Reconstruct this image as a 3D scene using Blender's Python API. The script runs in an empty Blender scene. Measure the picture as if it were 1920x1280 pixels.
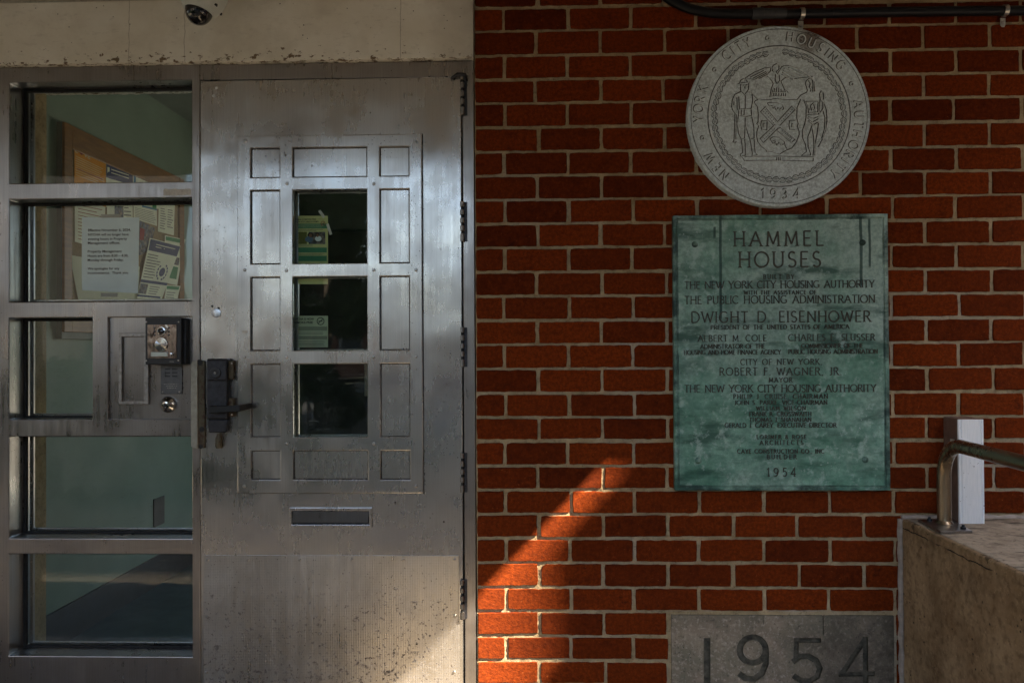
import bpy, bmesh, math, random
from mathutils import Vector, Matrix, noise as mnoise
R = math.radians
rng = random.Random(7)
S = bpy.context.scene
COL = S.collection
# ------------------------------------------------------------------ camera
EYE = Vector((0, -2.6, 1.27))
ROT = Matrix.Rotation(R(1.6), 3, 'Z') @ Matrix.Rotation(R(90.6), 3, 'X') @ Matrix.Rotation(R(-0.3), 3, 'Z')
cam = bpy.data.cameras.new('camera'); cam.lens = 28; cam.sensor_width = 36
cam.clip_start = 0.05; cam.clip_end = 1000
camo = bpy.data.objects.new('camera', cam); COL.objects.link(camo)
camo.location = EYE; camo.rotation_euler = ROT.to_euler(); S.camera = camo
# ------------------------------------------------------------------ sky, sun, exposure
SUN_TO = Vector((1.0, -0.48, 1.06)).normalized()
w = bpy.data.worlds.new('World'); S.world = w; w.use_nodes = True
wn = w.node_tree; bg = wn.nodes['Background']
sky = wn.nodes.new('ShaderNodeTexSky'); sky.sky_type = 'NISHITA'; sky.sun_disc = False
sky.sun_elevation = math.asin(SUN_TO.z); sky.sun_rotation = math.atan2(SUN_TO.x, SUN_TO.y)
sky.dust_density = 3.0; sky.ozone_density = 0.5
wn.links.new(sky.outputs[0], bg.inputs[0]); bg.inputs[1].default_value = 0.07
sun = bpy.data.lights.new('sun', 'SUN'); sun.energy = 5.0; sun.angle = R(0.8); sun.color = (1.0, 0.86, 0.68)
suno = bpy.data.objects.new('sun', sun); COL.objects.link(suno)
suno.rotation_euler = SUN_TO.to_track_quat('Z', 'Y').to_euler(); suno.location = (6, -4, 8)
S.view_settings.view_transform = 'Standard'; S.view_settings.look = 'None'
S.view_settings.exposure = 3.42; S.view_settings.gamma = 1.0
S.cycles.use_denoising = True
S.cycles.max_bounces = 10; S.cycles.transparent_max_bounces = 16

# ------------------------------------------------------------------ helpers
F = 28 / 36 * 1920
def ray(px, py): return ROT @ Vector(((px - 960) / F, -(py - 640) / F, -1))
def at_y(px, py, y=0.0):
    d = ray(px, py); return EYE + d * ((y - EYE.y) / d.y)
def at_x(px, py, x):
    d = ray(px, py); return EYE + d * ((x - EYE.x) / d.x)
def at_z(px, py, z):
    d = ray(px, py); return EYE + d * ((z - EYE.z) / d.z)
def X(px, py=640, y=0.0): return at_y(px, py, y).x
def Z(py, px=960, y=0.0): return at_y(px, py, y).z

def tag(o, label=None, cat=None, group=None, kind=None):
    if label: o['label'] = label
    if cat: o['category'] = cat
    if group: o['group'] = group
    if kind: o['kind'] = kind
    return o
def thing(name, label, cat, loc, group=None):
    o = bpy.data.objects.new(name, None); COL.objects.link(o); o.location = loc
    o.empty_display_size = 0.05
    return tag(o, label, cat, group)
def dup(root, loc):
    r = root.copy(); COL.objects.link(r); r.location = loc
    for ch in root.children:
        c = ch.copy(); COL.objects.link(c); c.parent = r
        for g in ch.children:
            d = g.copy(); COL.objects.link(d); d.parent = c
    return r

class MB:
    """collects faces; build() links them as one mesh object"""
    def __init__(s): s.v = []; s.f = []; s.m = []; s.c = []; s.col = 0.5; s.mi = 0
    def face(s, pts):
        b = len(s.v); s.v += [tuple(p) for p in pts]
        s.f.append(tuple(range(b, b + len(pts)))); s.m.append(s.mi); s.c.append(s.col)
    def raw(s, vs, fs):
        b = len(s.v); s.v += [tuple(p) for p in vs]
        for f in fs: s.f.append(tuple(b + i for i in f)); s.m.append(s.mi); s.c.append(s.col)
    def box(s, x0, x1, y0, y1, z0, z1):
        if x0 > x1: x0, x1 = x1, x0
        if y0 > y1: y0, y1 = y1, y0
        if z0 > z1: z0, z1 = z1, z0
        vs = [(x, y, z) for x in (x0, x1) for y in (y0, y1) for z in (z0, z1)]
        s.raw(vs, [(0,1,3,2),(4,6,7,5),(0,4,5,1),(2,3,7,6),(0,2,6,4),(1,5,7,3)])
    def prism(s, poly, y0, y1):          # poly: (x,z), counter-clockwise seen from -y
        n = len(poly)
        vs = [(x, y0, z) for x, z in poly] + [(x, y1, z) for x, z in poly]
        s.raw(vs, [tuple(range(n)), tuple(range(2*n-1, n-1, -1))] + [(i, n+i, n+(i+1) % n, (i+1) % n) for i in range(n)])
    def stroke(s, pts, wd, y0, y1, closed=False):
        pts = [Vector((p[0], p[1])) for p in pts]; n = len(pts)
        L = []; Rr = []
        for i, p in enumerate(pts):
            a = pts[i-1] if (i > 0 or closed) else None
            b = pts[(i+1) % n] if (i < n-1 or closed) else None
            ds = [d.normalized() for d in ((p-a) if a is not None else None, (b-p) if b is not None else None) if d is not None and d.length > 1e-9]
            t = sum(ds, Vector((0, 0)))
            t = t.normalized() if t.length > 1e-6 else (ds[0] if ds else Vector((1, 0)))
            nn = Vector((-t.y, t.x)); k = 1.0
            if len(ds) == 2: k = 1 / max(0.55, abs(nn.dot(Vector((-ds[0].y, ds[0].x)))))
            L.append(p + nn * wd/2*k); Rr.append(p - nn * wd/2*k)
        vs = []
        for l, r in zip(L, Rr): vs += [(l.x, y0, l.y), (r.x, y0, r.y), (l.x, y1, l.y), (r.x, y1, r.y)]
        fs = []
        for i in range(n if closed else n-1):
            a = 4*i; b = 4*((i+1) % n)
            fs += [(a, a+1, b+1, b), (a+2, b+2, b+3, a+3), (a, b, b+2, a+2), (a+1, a+3, b+3, b+1)]
        if not closed:
            e = 4*(n-1); fs += [(0, 2, 3, 1), (e, e+1, e+3, e+2)]
        s.raw(vs, fs)
    def tube(s, pts, r, n=12, caps=True):
        pts = [Vector(p) for p in pts]; m = len(pts); vs = []; up = None
        for i, p in enumerate(pts):
            t = (pts[min(i+1, m-1)] - pts[max(i-1, 0)]).normalized()
            if up is None: up = Vector((0, 0, 1)) if abs(t.z) < 0.9 else Vector((0, 1, 0))
            a = t.cross(up).normalized(); b = a.cross(t).normalized(); up = b
            rr = r[i] if isinstance(r, (list, tuple)) else r
            vs += [p + (a*math.cos(q) + b*math.sin(q))*rr for q in [2*math.pi*k/n for k in range(n)]]
        fs = [(i*n+k, i*n+(k+1) % n, (i+1)*n+(k+1) % n, (i+1)*n+k) for i in range(m-1) for k in range(n)]
        if caps: fs += [tuple(range(n-1, -1, -1)), tuple(range((m-1)*n, m*n))]
        s.raw(vs, fs)
    def lathe(s, prof, c, axis='y', n=24):   # prof: (radius, offset along axis)
        c = Vector(c); vs = []
        for r, h in prof:
            for k in range(n):
                q = 2*math.pi*k/n; a, b = r*math.cos(q), r*math.sin(q)
                vs.append(c + (Vector((a, h, b)) if axis == 'y' else Vector((a, b, h)) if axis == 'z' else Vector((h, a, b))))
        m = len(prof)
        fs = [(i*n+k, i*n+(k+1) % n, (i+1)*n+(k+1) % n, (i+1)*n+k) for i in range(m-1) for k in range(n)]
        fs += [tuple(range(n)), tuple(range(m*n-1, (m-1)*n-1, -1))]
        s.raw(vs, fs)
    def build(s, name, mats, parent=None, loc=None, bevel=0, smooth=False, seg=2):
        me = bpy.data.meshes.new(name); me.from_pydata(s.v, [], s.f)
        if not isinstance(mats, (list, tuple)): mats = [mats]
        for m in mats: me.materials.append(m)
        me.polygons.foreach_set('material_index', s.m)
        bm = bmesh.new(); bm.from_mesh(me)
        cl = bm.loops.layers.float_color.new('tint'); uv = bm.loops.layers.uv.new('uv')
        cs = s.c
        bm.faces.ensure_lookup_table()
        for f, c in zip(bm.faces, cs):
            for l in f.loops: l[cl] = (c, c, c, 1)
        bmesh.ops.recalc_face_normals(bm, faces=bm.faces)
        for f in bm.faces:
            nx, ny, nz = (abs(q) for q in f.normal); f.smooth = smooth
            for l in f.loops:
                p = l.vert.co
                l[uv].uv = (p.x, p.z) if ny >= nx and ny >= nz else (p.y, p.z) if nx >= nz else (p.x, p.y)
        bm.to_mesh(me); bm.free()
        o = bpy.data.objects.new(name, me); COL.objects.link(o)
        if parent is not None:
            o.parent = parent
            if parent.type == 'EMPTY': o.location = -parent.location
        if loc is not None: o.location = loc
        if bevel:
            b = o.modifiers.new('bevel', 'BEVEL'); b.width = bevel; b.segments = seg; b.limit_method = 'ANGLE'; b.angle_limit = R(35)
            b.harden_normals = False
        if smooth: 
            try: me.set_sharp_from_angle(angle=R(40))
            except Exception: pass
        return o

def lattice(mb, xs, zs, void, y0, y1):
    """welded plate on a grid of cells; void: set of (i,j) cells left open"""
    nx, nz = len(xs), len(zs); idx = {}; vs = []; fs = []
    def vi(i, j, k):
        if (i, j, k) not in idx:
            idx[(i, j, k)] = len(vs); vs.append((xs[i], (y0, y1)[k], zs[j]))
        return idx[(i, j, k)]
    solid = lambda i, j: 0 <= i < nx-1 and 0 <= j < nz-1 and (i, j) not in void
    for i in range(nx-1):
        for j in range(nz-1):
            if not solid(i, j): continue
            a, b, c, d = (i, j), (i+1, j), (i+1, j+1), (i, j+1)
            fs.append([vi(*q, 0) for q in (a, b, c, d)]); fs.append([vi(*q, 1) for q in (d, c, b, a)])
            for p, q, nb in ((a, b, (i, j-1)), (b, c, (i+1, j)), (c, d, (i, j+1)), (d, a, (i-1, j))):
                if not solid(*nb): fs.append([vi(*q, 0), vi(*p, 0), vi(*p, 1), vi(*q, 1)])
    mb.raw(vs, fs)

def font_mb(mb, text, x0, x1, zbase, h, y, th=0.0004, bold=0.0, fit=True, xf=None):
    """a line of built-in sans lettering, cap height h, from x0 (to x1), standing on zbase, facing -y"""
    cu = bpy.data.curves.new('t', 'FONT'); cu.body = text; cu.size = 1.0; cu.extrude = 0.0; cu.offset = bold; cu.resolution_u = 3
    ob = bpy.data.objects.new('t', cu); COL.objects.link(ob)
    dg = bpy.context.evaluated_depsgraph_get(); me = bpy.data.meshes.new_from_object(ob.evaluated_get(dg))
    bpy.data.objects.remove(ob); bpy.data.curves.remove(cu)
    if len(me.vertices):
        mx0 = min(v.co.x for v in me.vertices); mx1 = max(v.co.x for v in me.vertices)
        sx = (x1-x0)/(mx1-mx0) if fit else h/0.7
        vs = []
        for v in me.vertices:
            p = (x0 + (v.co.x-mx0)*sx, y, zbase + v.co.y*h/0.7)
            vs.append(xf(*p) if xf else p)
        mb.raw(vs, [tuple(p.vertices) for p in me.polygons])
    bpy.data.meshes.remove(me)

# ------------------------------------------------------------------ materials
class N:
    def __init__(s, name):
        s.m = bpy.data.materials.new(name); s.m.use_nodes = True; s.t = s.m.node_tree
        s.b = s.t.nodes['Principled BSDF']; s._co = None
    def n(s, ty, **kw):
        x = s.t.nodes.new('ShaderNode' + ty)
        for k, v in kw.items(): setattr(x, k, v)
        return x
    def put(s, sock, v):
        if isinstance(v, bpy.types.NodeSocket): s.t.links.new(v, sock)
        elif v is not None:
            if isinstance(v, (tuple, list)) and len(v) == 3 and sock.type == 'RGBA': v = (*v, 1)
            sock.default_value = v
    def co(s):
        if s._co is None: s._co = s.n('TexCoord').outputs['Object']
        return s._co
    def map(s, sc=(1, 1, 1), loc=(0, 0, 0), rot=(0, 0, 0), src=None):
        x = s.n('Mapping'); s.put(x.inputs[0], src or s.co()); x.inputs[1].default_value = loc; x.inputs[2].default_value = rot; x.inputs[3].default_value = sc
        return x.outputs[0]
    def noise(s, scale, detail=4, rough=0.55, sc=None, loc=(0, 0, 0), rot=(0, 0, 0), dist=0):
        x = s.n('TexNoise'); s.put(x.inputs['Vector'], s.map(sc or (1, 1, 1), loc, rot)); x.inputs['Scale'].default_value = scale
        x.inputs['Detail'].default_value = detail; x.inputs['Roughness'].default_value = rough; x.inputs['Distortion'].default_value = dist
        return x.outputs[0]
    def voro(s, scale, sc=None, feature='F1', rnd=1):
        x = s.n('TexVoronoi', feature=feature); s.put(x.inputs['Vector'], s.map(sc or (1, 1, 1))); x.inputs['Scale'].default_value = scale
        return x.outputs['Distance']
    def rng(s, v, a, b, c=0.0, d=1.0, smooth=False):
        x = s.n('MapRange'); x.clamp = True
        if smooth: x.interpolation_type = 'SMOOTHSTEP'
        s.put(x.inputs[0], v)
        for i, q in enumerate((a, b, c, d)): s.put(x.inputs[i+1], q)
        return x.outputs[0]
    def math(s, op, a, b=0.0, c=None):
        x = s.n('Math', operation=op); s.put(x.inputs[0], a); s.put(x.inputs[1], b)
        if c is not None: s.put(x.inputs[2], c)
        return x.outputs[0]
    def mix(s, f, a, b, blend='MIX'):
        x = s.n('MixRGB', blend_type=blend); s.put(x.inputs[0], f); s.put(x.inputs[1], a); s.put(x.inputs[2], b); return x.outputs[0]
    def xyz(s):
        x = s.n('SeparateXYZ'); s.put(x.inputs[0], s.co()); return x.outputs
    def bump(s, h, strength=0.3, dist=0.002, prev=None):
        x = s.n('Bump'); s.put(x.inputs['Height'], h); x.inputs['Strength'].default_value = strength; x.inputs['Distance'].default_value = dist
        if prev is not None: s.put(x.inputs['Normal'], prev)
        return x.outputs[0]
    def set(s, **kw):
        nm = dict(base='Base Color', rough='Roughness', metal='Metallic', normal='Normal', spec='Specular IOR Level', coat='Coat Weight', aniso='Anisotropic', arot='Anisotropic Rotation', tangent='Tangent', emit='Emission Color', es='Emission Strength')
        for k, v in kw.items(): s.put(s.b.inputs[nm[k]], v)
        return s.m
    def inside(s, v, c, hw, soft):
        """1 where |v-c|<hw, fading over soft"""
        return s.rng(s.math('ABSOLUTE', s.math('SUBTRACT', v, c)), hw, hw+soft, 1, 0)

def plain(name, base, rough=0.5, metal=0.0, var=0.15, scale=60, bump=0.15, spec=0.5):
    k = N(name); n = k.noise(scale, 5)
    k.set(base=k.mix(k.rng(n, .3, .7), tuple(c*(1-var) for c in base), tuple(min(1, c*(1+var)) for c in base)),
          rough=k.rng(k.noise(scale*.6, 3), .3, .7, rough*.85, min(1, rough*1.15)), metal=metal, spec=spec)
    if bump: k.set(normal=k.bump(n, bump, 0.001))
    return k.m

def steel(name, base=(.46, .44, .42), r0=.22, r1=.42, aniso=.75, grime=.5, spots=True, pattern=False, wav=0.05):
    k = N(name); x, y, z = k.xyz()
    st = k.noise(1, 3, .6, sc=(420, 420, 5)); st2 = k.noise(1, 4, .6, sc=(60, 60, 2.2), loc=(3, 1, 2)); bl = k.noise(5, 5, .6)
    bl2 = k.noise(2.3, 4, .55, loc=(7, 2, 5))
    b = k.mix(k.rng(st, .3, .7), tuple(c*.92 for c in base), tuple(min(1, c*1.1) for c in base))
    b = k.mix(k.math('MULTIPLY', k.rng(st2, .52, .8), .04), b, (.2, .17, .14))
    g = k.math('MULTIPLY', k.rng(bl2, .45, .72, smooth=True), grime)
    b = k.mix(g, b, (.11, .085, .06))
    rg = k.math('ADD', k.rng(st2, .3, .7, r0, r1), k.math('MULTIPLY', k.rng(bl, .38, .66), .15))
    met = k.math('SUBTRACT', 1.0, k.math('MULTIPLY', g, .55))
    if spots:
        sp = k.math('MULTIPLY', k.rng(k.voro(95), .10, .17, 1, 0), k.rng(k.noise(9, 3), .56, .62))
        sp2 = k.math('MULTIPLY', k.rng(k.voro(38, sc=(1, 1, .8)), .09, .15, 1, 0), k.rng(k.noise(6, 3, loc=(4, 4, 4)), .60, .66))
        s_ = k.math('MAXIMUM', sp, sp2)
        if pattern:
            # kick plate: splashed dirt and rust, denser low down
            low = k.rng(z, .15, .75, .12, -.03)
            d1 = k.rng(k.math('ADD', k.noise(52, 7, .7), low), .64, .72)
            d2 = k.rng(k.math('ADD', k.noise(110, 4, .6, loc=(2, 9, 1)), k.math('MULTIPLY', low, .8)), .66, .74)
            d3 = k.math('MULTIPLY', k.rng(k.math('ADD', k.noise(5, 5, .6, loc=(5, 1, 0)), low), .5, .85), .35)
            s_ = k.math('MAXIMUM', s_, k.math('MAXIMUM', k.math('MULTIPLY', d1, .85), k.math('MAXIMUM', d2, d3)))
        b = k.mix(s_, b, (.035, .022, .014)); met = k.math('MULTIPLY', met, k.math('SUBTRACT', 1, s_))
        rg = k.math('MAXIMUM', rg, k.math('MULTIPLY', s_, .7))
    nr = k.bump(k.noise(3.2, 2, .4, loc=(1, 5, 2)), wav, .06)
    nr = k.bump(st, .04, .0004, nr)
    if pattern:
        u = k.math('MULTIPLY', x, 2*math.pi/.0155); v = k.math('MULTIPLY', z, 2*math.pi/.0105)
        h = k.math('MULTIPLY', k.math('SINE', k.math('ADD', u, v)), k.math('SINE', k.math('SUBTRACT', u, v)))
        nr = k.bump(h, .28, .0007, nr); aniso = .2
    tn = k.n('Tangent', direction_type='UV_MAP'); tn.uv_map = 'uv'
    k.set(base=b, rough=rg, metal=met, normal=nr, aniso=aniso, tangent=tn.outputs[0])
    return k.m

M = {}
M['frame'] = steel('brushed_steel_frame', (.38, .36, .35), .2, .36, .7, .5)
M['door'] = steel('brushed_steel_door', (.56, .555, .55), .17, .25, .75, .40, wav=.10)
M['grille'] = steel('brushed_steel_grille', (.56, .555, .55), .18, .26, .75, .36, wav=.09)
M['kick'] = steel('patterned_steel', (.50, .47, .43), .24, .36, .2, .15, pattern=True)
M['chrome'] = plain('polished_metal', (.6, .6, .6), .14, 1, .1, 40, 0)
M['dull_metal'] = plain('dull_metal', (.30, .28, .26), .38, 1, .25, 90, .1)
M['dark_metal'] = plain('dark_worn_metal', (.035, .035, .04), .42, .6, .5, 70, .25)
M['black'] = plain('black_casing', (.012, .012, .014), .4, 0, .3, 50, .05)
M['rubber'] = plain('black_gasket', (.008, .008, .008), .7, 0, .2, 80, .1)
M['screw'] = plain('screw_metal', (.42, .40, .38), .3, 1, .2, 200, 0)
M['ink'] = plain('black_ink', (.02, .022, .026), .6, 0, .1, 40, 0)
M['tape'] = plain('old_tape', (.42, .40, .33), .5, 0, .1, 60, .1)
M['lighttape'] = plain('pale_tape', (.55, .58, .55), .5, 0, .1, 60, .1)
M['sticker'] = plain('worn_white_sticker', (.55, .53, .48), .6, 0, .2, 120, .1)
def brick_mat():
    k = N('red_brick'); at = k.n('Attribute', attribute_name='tint').outputs['Fac']
    fine = k.noise(190, 6, .7); mid = k.noise(34, 5, .6); cr = k.noise(70, 5, .65, sc=(1, 1, 1.6), loc=(4, 0, 1))
    b = k.mix(k.rng(at, 0, 1), (.080, .0125, .0024), (.215, .036, .0055))
    b = k.mix(k.math('MULTIPLY', k.rng(mid, .35, .72), .5), b, (.20, .036, .0065))
    b = k.mix(k.math('MULTIPLY', k.rng(k.noise(11, 5, .6, sc=(1, 1, 2.5)), .52, .75), .55), b, (.06, .012, .005))
    b = k.mix(k.math('MULTIPLY', k.rng(k.noise(85, 5, .75, loc=(6, 2, 0)), .40, .62, 1, 0), .55), b, (.040, .007, .003)); b = k.mix(k.rng(k.noise(120, 4, .7), .62, .72, 0, .7), b, (.30, .085, .025)); b = k.mix(k.rng(k.noise(17, 6, .75, loc=(1, 7, 2)), .60, .68, 0, .65), b, (.030, .008, .005)); b = k.mix(k.math('MULTIPLY', k.rng(k.voro(110), .05, .12, 1, 0), k.rng(mid, .5, .6)), b, (.02, .008, .005))
    efl = k.math('MULTIPLY', k.rng(k.noise(6, 6, .7, loc=(8, 0, 3)), .70, .82), .0)
    b = k.mix(efl, b, (.36, .16, .10))
    nr = k.bump(mid, .5, .004); nr = k.bump(cr, .55, .003, nr); nr = k.bump(fine, .6, .0012, nr)
    return k.set(base=b, rough=.85, normal=nr, spec=.05)
M['brick'] = brick_mat()
def mortar_mat():
    k = N('mortar'); fine = k.noise(240, 6, .7); mid = k.noise(22, 5, .6); big = k.noise(2.0, 4, .5)
    b = k.mix(k.rng(mid, .3, .7), (.29, .21, .115), (.49, .375, .22))
    b = k.mix(k.rng(big, .5, .7), b, (.42, .36, .27)); b = k.mix(k.math('MULTIPLY', k.rng(k.noise(95, 5, .75), .52, .70), .65), b, (.10, .072, .042))
    nr = k.bump(fine, .7, .002); nr = k.bump(k.noise(55, 4), .6, .004, nr)
    return k.set(base=b, rough=.95, normal=nr, spec=.05)
M['mortar'] = mortar_mat()
def lintel_mat():
    k = N('painted_concrete'); x, y, z = k.xyz()
    mid = k.noise(9, 5, .6); b = k.mix(k.rng(k.noise(3, 5, .6), .35, .68), (.76, .71, .59), (.88, .85, .76))
    b = k.mix(k.math('MULTIPLY', k.rng(mid, .5, .72), .35), b, (.52, .47, .37)); b = k.mix(k.rng(k.noise(1, 5, .7, sc=(30, 30, 70)), .56, .72, 0, .3), b, (.42, .38, .31))
    low = k.rng(z, 2.222, 2.285, .17, 0)            # chips where the paint flakes along the bottom edge
    ch = k.rng(k.math('ADD', k.noise(62, 6, .68, sc=(.6, 1, 1)), low), .70, .73)
    ch = k.math('MAXIMUM', ch, k.rng(k.noise(48, 7, .7, loc=(3, 3, 3)), .735, .75))
    b = k.mix(ch, b, (.17, .115, .06))
    sp = k.math('MULTIPLY', k.rng(k.voro(34), .05, .085, 1, 0), k.rng(k.noise(12, 2), .5, .55)); b = k.mix(sp, b, (.05, .035, .025))
    # hairline cracks and the greyed right end
    wob = k.math('MULTIPLY', k.math('SUBTRACT', k.noise(18, 4), .5), .02)
    for cx in (-1.33, -1.145, -.43):
        cr = k.inside(k.math('ADD', x, wob), cx, .0006, .0009); b = k.mix(k.math('MULTIPLY', cr, .55), b, (.2, .15, .1))
    b = k.mix(k.math('MULTIPLY', k.rng(x, -.36, -.19), k.rng(mid, .2, .7, .35, .8)), b, (.36, .33, .29))
    nr = k.bump(mid, .25, .006); nr = k.bump(k.noise(90, 5), .3, .0015, nr); nr = k.bump(ch, -.5, .0015, nr)
    return k.set(base=b, rough=.7, normal=nr)
M['lintel'] = lintel_mat()
def concrete_mat(name, a, b_, streak=True, broom=False):
    k = N(name); x, y, z = k.xyz()
    n1 = k.noise(7, 6, .62); n2 = k.noise(45, 5, .6); b = k.mix(k.rng(n1, .35, .68), a, b_)
    b = k.mix(k.math('MULTIPLY', k.rng(n2, .48, .66), .6), b, tuple(q*.5 for q in a)); b = k.mix(k.math('MULTIPLY', k.rng(k.noise(100, 5, .75, loc=(5, 2, 2)), .55, .7), .5), b, tuple(q*1.4 for q in b_)); b = k.mix(k.rng(k.noise(3.5, 6, .7, loc=(2, 2, 6)), .55, .64, 0, .55), b, tuple(q*.45 for q in a))
    if streak: b = k.mix(k.math('MULTIPLY', k.rng(k.noise(1, 5, .6, sc=(14, 9, 2.2)), .5, .7), .5), b, tuple(q*.55 for q in a))
    pits = k.math('MULTIPLY', k.rng(k.voro(36), .08, .13, 1, 0), k.rng(k.noise(9, 3, loc=(5, 5, 5)), .46, .52))
    b = k.mix(pits, b, (.02, .016, .012))
    nr = k.bump(n2, .4, .003); nr = k.bump(k.noise(160, 4), .35, .0015, nr); nr = k.bump(pits, -.8, .004, nr)
    if not broom and name == 'cast_concrete':
        ln = k.inside(k.math('ADD', z, k.math('MULTIPLY', k.math('SUBTRACT', k.noise(24, 4), .5), .016)), Z(972, 1690)-.026, .0012, .0012)
        ln = k.math('MULTIPLY', ln, k.rng(k.noise(6, 3, loc=(3, 3, 3)), .42, .5)); b = k.mix(ln, b, (.02, .015, .01)); nr = k.bump(ln, -.6, .003, nr)
        big = k.rng(k.math('ADD', k.noise(30, 5, .7, sc=(1, 1, .8), loc=(7, 3, 1)), k.rng(z, Z(972, 1690)-.03, Z(972, 1690), 0, .10)), .66, .70); b = k.mix(k.math('MULTIPLY', big, .8), b, (.05, .033, .018)); nr = k.bump(big, -.7, .004, nr)
    if broom:
        nr = k.bump(k.noise(1, 3, .6, sc=(18, 210, 18), rot=(0, 0, R(35))), .5, .003, nr)
        st = k.math('MULTIPLY', k.rng(k.noise(10, 5, .65, sc=(.5, 1.4, 1)), .57, .66), .75); b = k.mix(st, b, (.035, .03, .026))
    return k.set(base=b, rough=.88, normal=nr, spec=.25)
M['conc'] = concrete_mat('cast_concrete', (.20, .122, .060), (.37, .255, .145))
M['conctop'] = concrete_mat('broomed_concrete', (.27, .215, .155), (.40, .33, .25), False, True)
M['paving'] = concrete_mat('dark_paving', (.105, .088, .066), (.16, .135, .10), False)
M['soffit'] = concrete_mat('painted_soffit', (.52, .49, .43), (.62, .59, .52), False)
def stone_mat():
    k = N('carved_stone'); x, y, z = k.xyz()
    b = k.mix(k.rng(k.noise(11, 6, .65), .35, .65), (.155, .128, .09), (.31, .25, .18))
    b = k.mix(k.math('MULTIPLY', k.rng(k.noise(5, 5, .6, loc=(1, 3, 4)), .45, .7), .7), b, (.13, .135, .09))
    b = k.mix(k.math('MULTIPLY', k.rng(k.noise(80, 5, .75), .52, .66), .8), b, (.42, .36, .29)); b = k.mix(k.rng(k.noise(95, 5, .75, loc=(3, 1, 7)), .55, .68, 0, .8), b, (.06, .052, .038))
    sp = k.math('MULTIPLY', k.rng(k.voro(85), .10, .18, 1, 0), k.rng(k.noise(12, 4), .55, .62)); b = k.mix(sp, b, (.02, .018, .014))
    dk = k.rng(x, .70, 1.12, 0, .95); b = k.mix(k.math('MULTIPLY', dk, k.rng(k.noise(8, 5, .7, loc=(2, 2, 9)), .3, .6)), b, (.055, .045, .033))
    return k.set(base=b, rough=.8, normal=k.bump(k.noise(130, 5, .7), .5, .002))
M['stone'] = stone_mat()
M['stonedirt'] = plain('dirty_cut_stone', (.085, .076, .054), .9, 0, .6, 60, .5)
def seal_mat(name, a, b_, rust=True):
    k = N(name); x, y, z = k.xyz()
    g = k.noise(130, 4, .8); b = k.mix(k.rng(g, .36, .64), tuple(q*.9 for q in a), tuple(q*1.12 for q in b_))
    b = k.mix(k.math('MULTIPLY', k.rng(k.noise(16, 5), .45, .7), .35), b, tuple(q*1.25 for q in b_))
    if rust:
        p = at_y(1512, 80); dx = k.math('SUBTRACT', x, p.x); dz = k.math('SUBTRACT', z, p.z)
        d = k.math('SQRT', k.math('ADD', k.math('MULTIPLY', dx, dx), k.math('MULTIPLY', dz, dz)))
        m = k.rng(k.math('ADD', d, k.math('MULTIPLY', k.math('SUBTRACT', k.noise(60, 5, .7), .5), .09)), .012, .062, 1, 0)
        b = k.mix(k.math('MULTIPLY', m, .85), b, (.12, .075, .042)); b = k.mix(k.math('MULTIPLY', m, k.rng(k.noise(130, 4), .52, .58)), b, (.05, .03, .02))
    return k.set(base=b, rough=.6, metal=0.0, normal=k.bump(g, .35, .0015), spec=.4)
M['seal'] = seal_mat('grey_cast_stone', (.37, .435, .45), (.59, .67, .69))
M['sealline'] = seal_mat('shaded_dirty_grooves', (.05, .05, .046), (.095, .095, .088), False)  # darker stone paints the shading and dirt along the relief lines
M['sealhi'] = seal_mat('lit_relief', (.42, .47, .475), (.62, .68, .69), False)  # lighter copy of the stone, painting lit edges on the relief
def patina_mat(name, edge=False):
    k = N(name); x, y, z = k.xyz()
    b = k.mix(k.rng(k.noise(6, 7, .68, sc=(.7, 1, 1.5)), .38, .60), (.060, .200, .135), (.22, .42, .325))
    up = k.rng(z, 1.0, 1.72, 0, .20)
    b = k.mix(k.math('MULTIPLY', k.rng(k.math('ADD', k.noise(3.2, 6, .66, loc=(3, 1, 0)), up), .48, .72), .75), b, (.46, .58, .52))
    b = k.mix(k.rng(k.noise(6, 6, .6, sc=(.5, 1, 2), loc=(9, 9, 4)), .53, .64, 0, .85), b, (.014, .068, .045))
    sc = k.math('MULTIPLY', k.rng(k.voro(75), .08, .15, 1, 0), k.rng(k.noise(7, 4, loc=(2, 5, 2)), .53, .60)); b = k.mix(sc, b, (.55, .65, .63))
    b = k.mix(k.rng(k.noise(70, 5, .7, rot=(0, R(40), 0), sc=(.35, 1, 1)), .66, .73, 0, .6), b, (.40, .50, .48)); b = k.mix(k.rng(k.noise(60, 6, .75, loc=(4, 4, 1)), .40, .60, .4, 0), b, (.035, .10, .078)); b = k.mix(k.rng(k.noise(28, 6, .72, loc=(8, 1, 1)), .54, .66, 0, .75), b, (.38, .52, .47))
    for px, pz0, pz1, hw in ((1349, 395, 602, .0035), (1611, 405, 540, .004), (1627, 410, 505, .003), (1338, 425, 450, .003)):
        q = at_y(px, (pz0+pz1)/2)
        m = k.math('MULTIPLY', k.inside(k.math('ADD', x, k.math('MULTIPLY', k.math('SUBTRACT', k.noise(14, 2), .5), .006)), q.x, hw, .0015), k.math('MULTIPLY', k.rng(z, Z(pz1, px), Z(pz1, px)+.01), k.rng(z, Z(pz0, px), Z(pz0, px)-.005)))
        b = k.mix(k.math('MULTIPLY', m, .85), b, (.010, .045, .037))
    if edge: b = k.mix(k.rng(k.noise(13, 5, .6), .42, .62), b, (.02, .05, .042))
    return k.set(base=b, rough=k.rng(k.noise(9, 4), .3, .7, .38, .62), metal=.15, normal=k.bump(k.noise(80, 5, .6), .25, .0015))
M['patina'] = patina_mat('green_bronze_patina'); M['patedge'] = patina_mat('patina_rim', True)
M['letter'] = plain('dark_bronze', (.062, .058, .042), .5, .2, .5, 120, .1)
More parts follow.
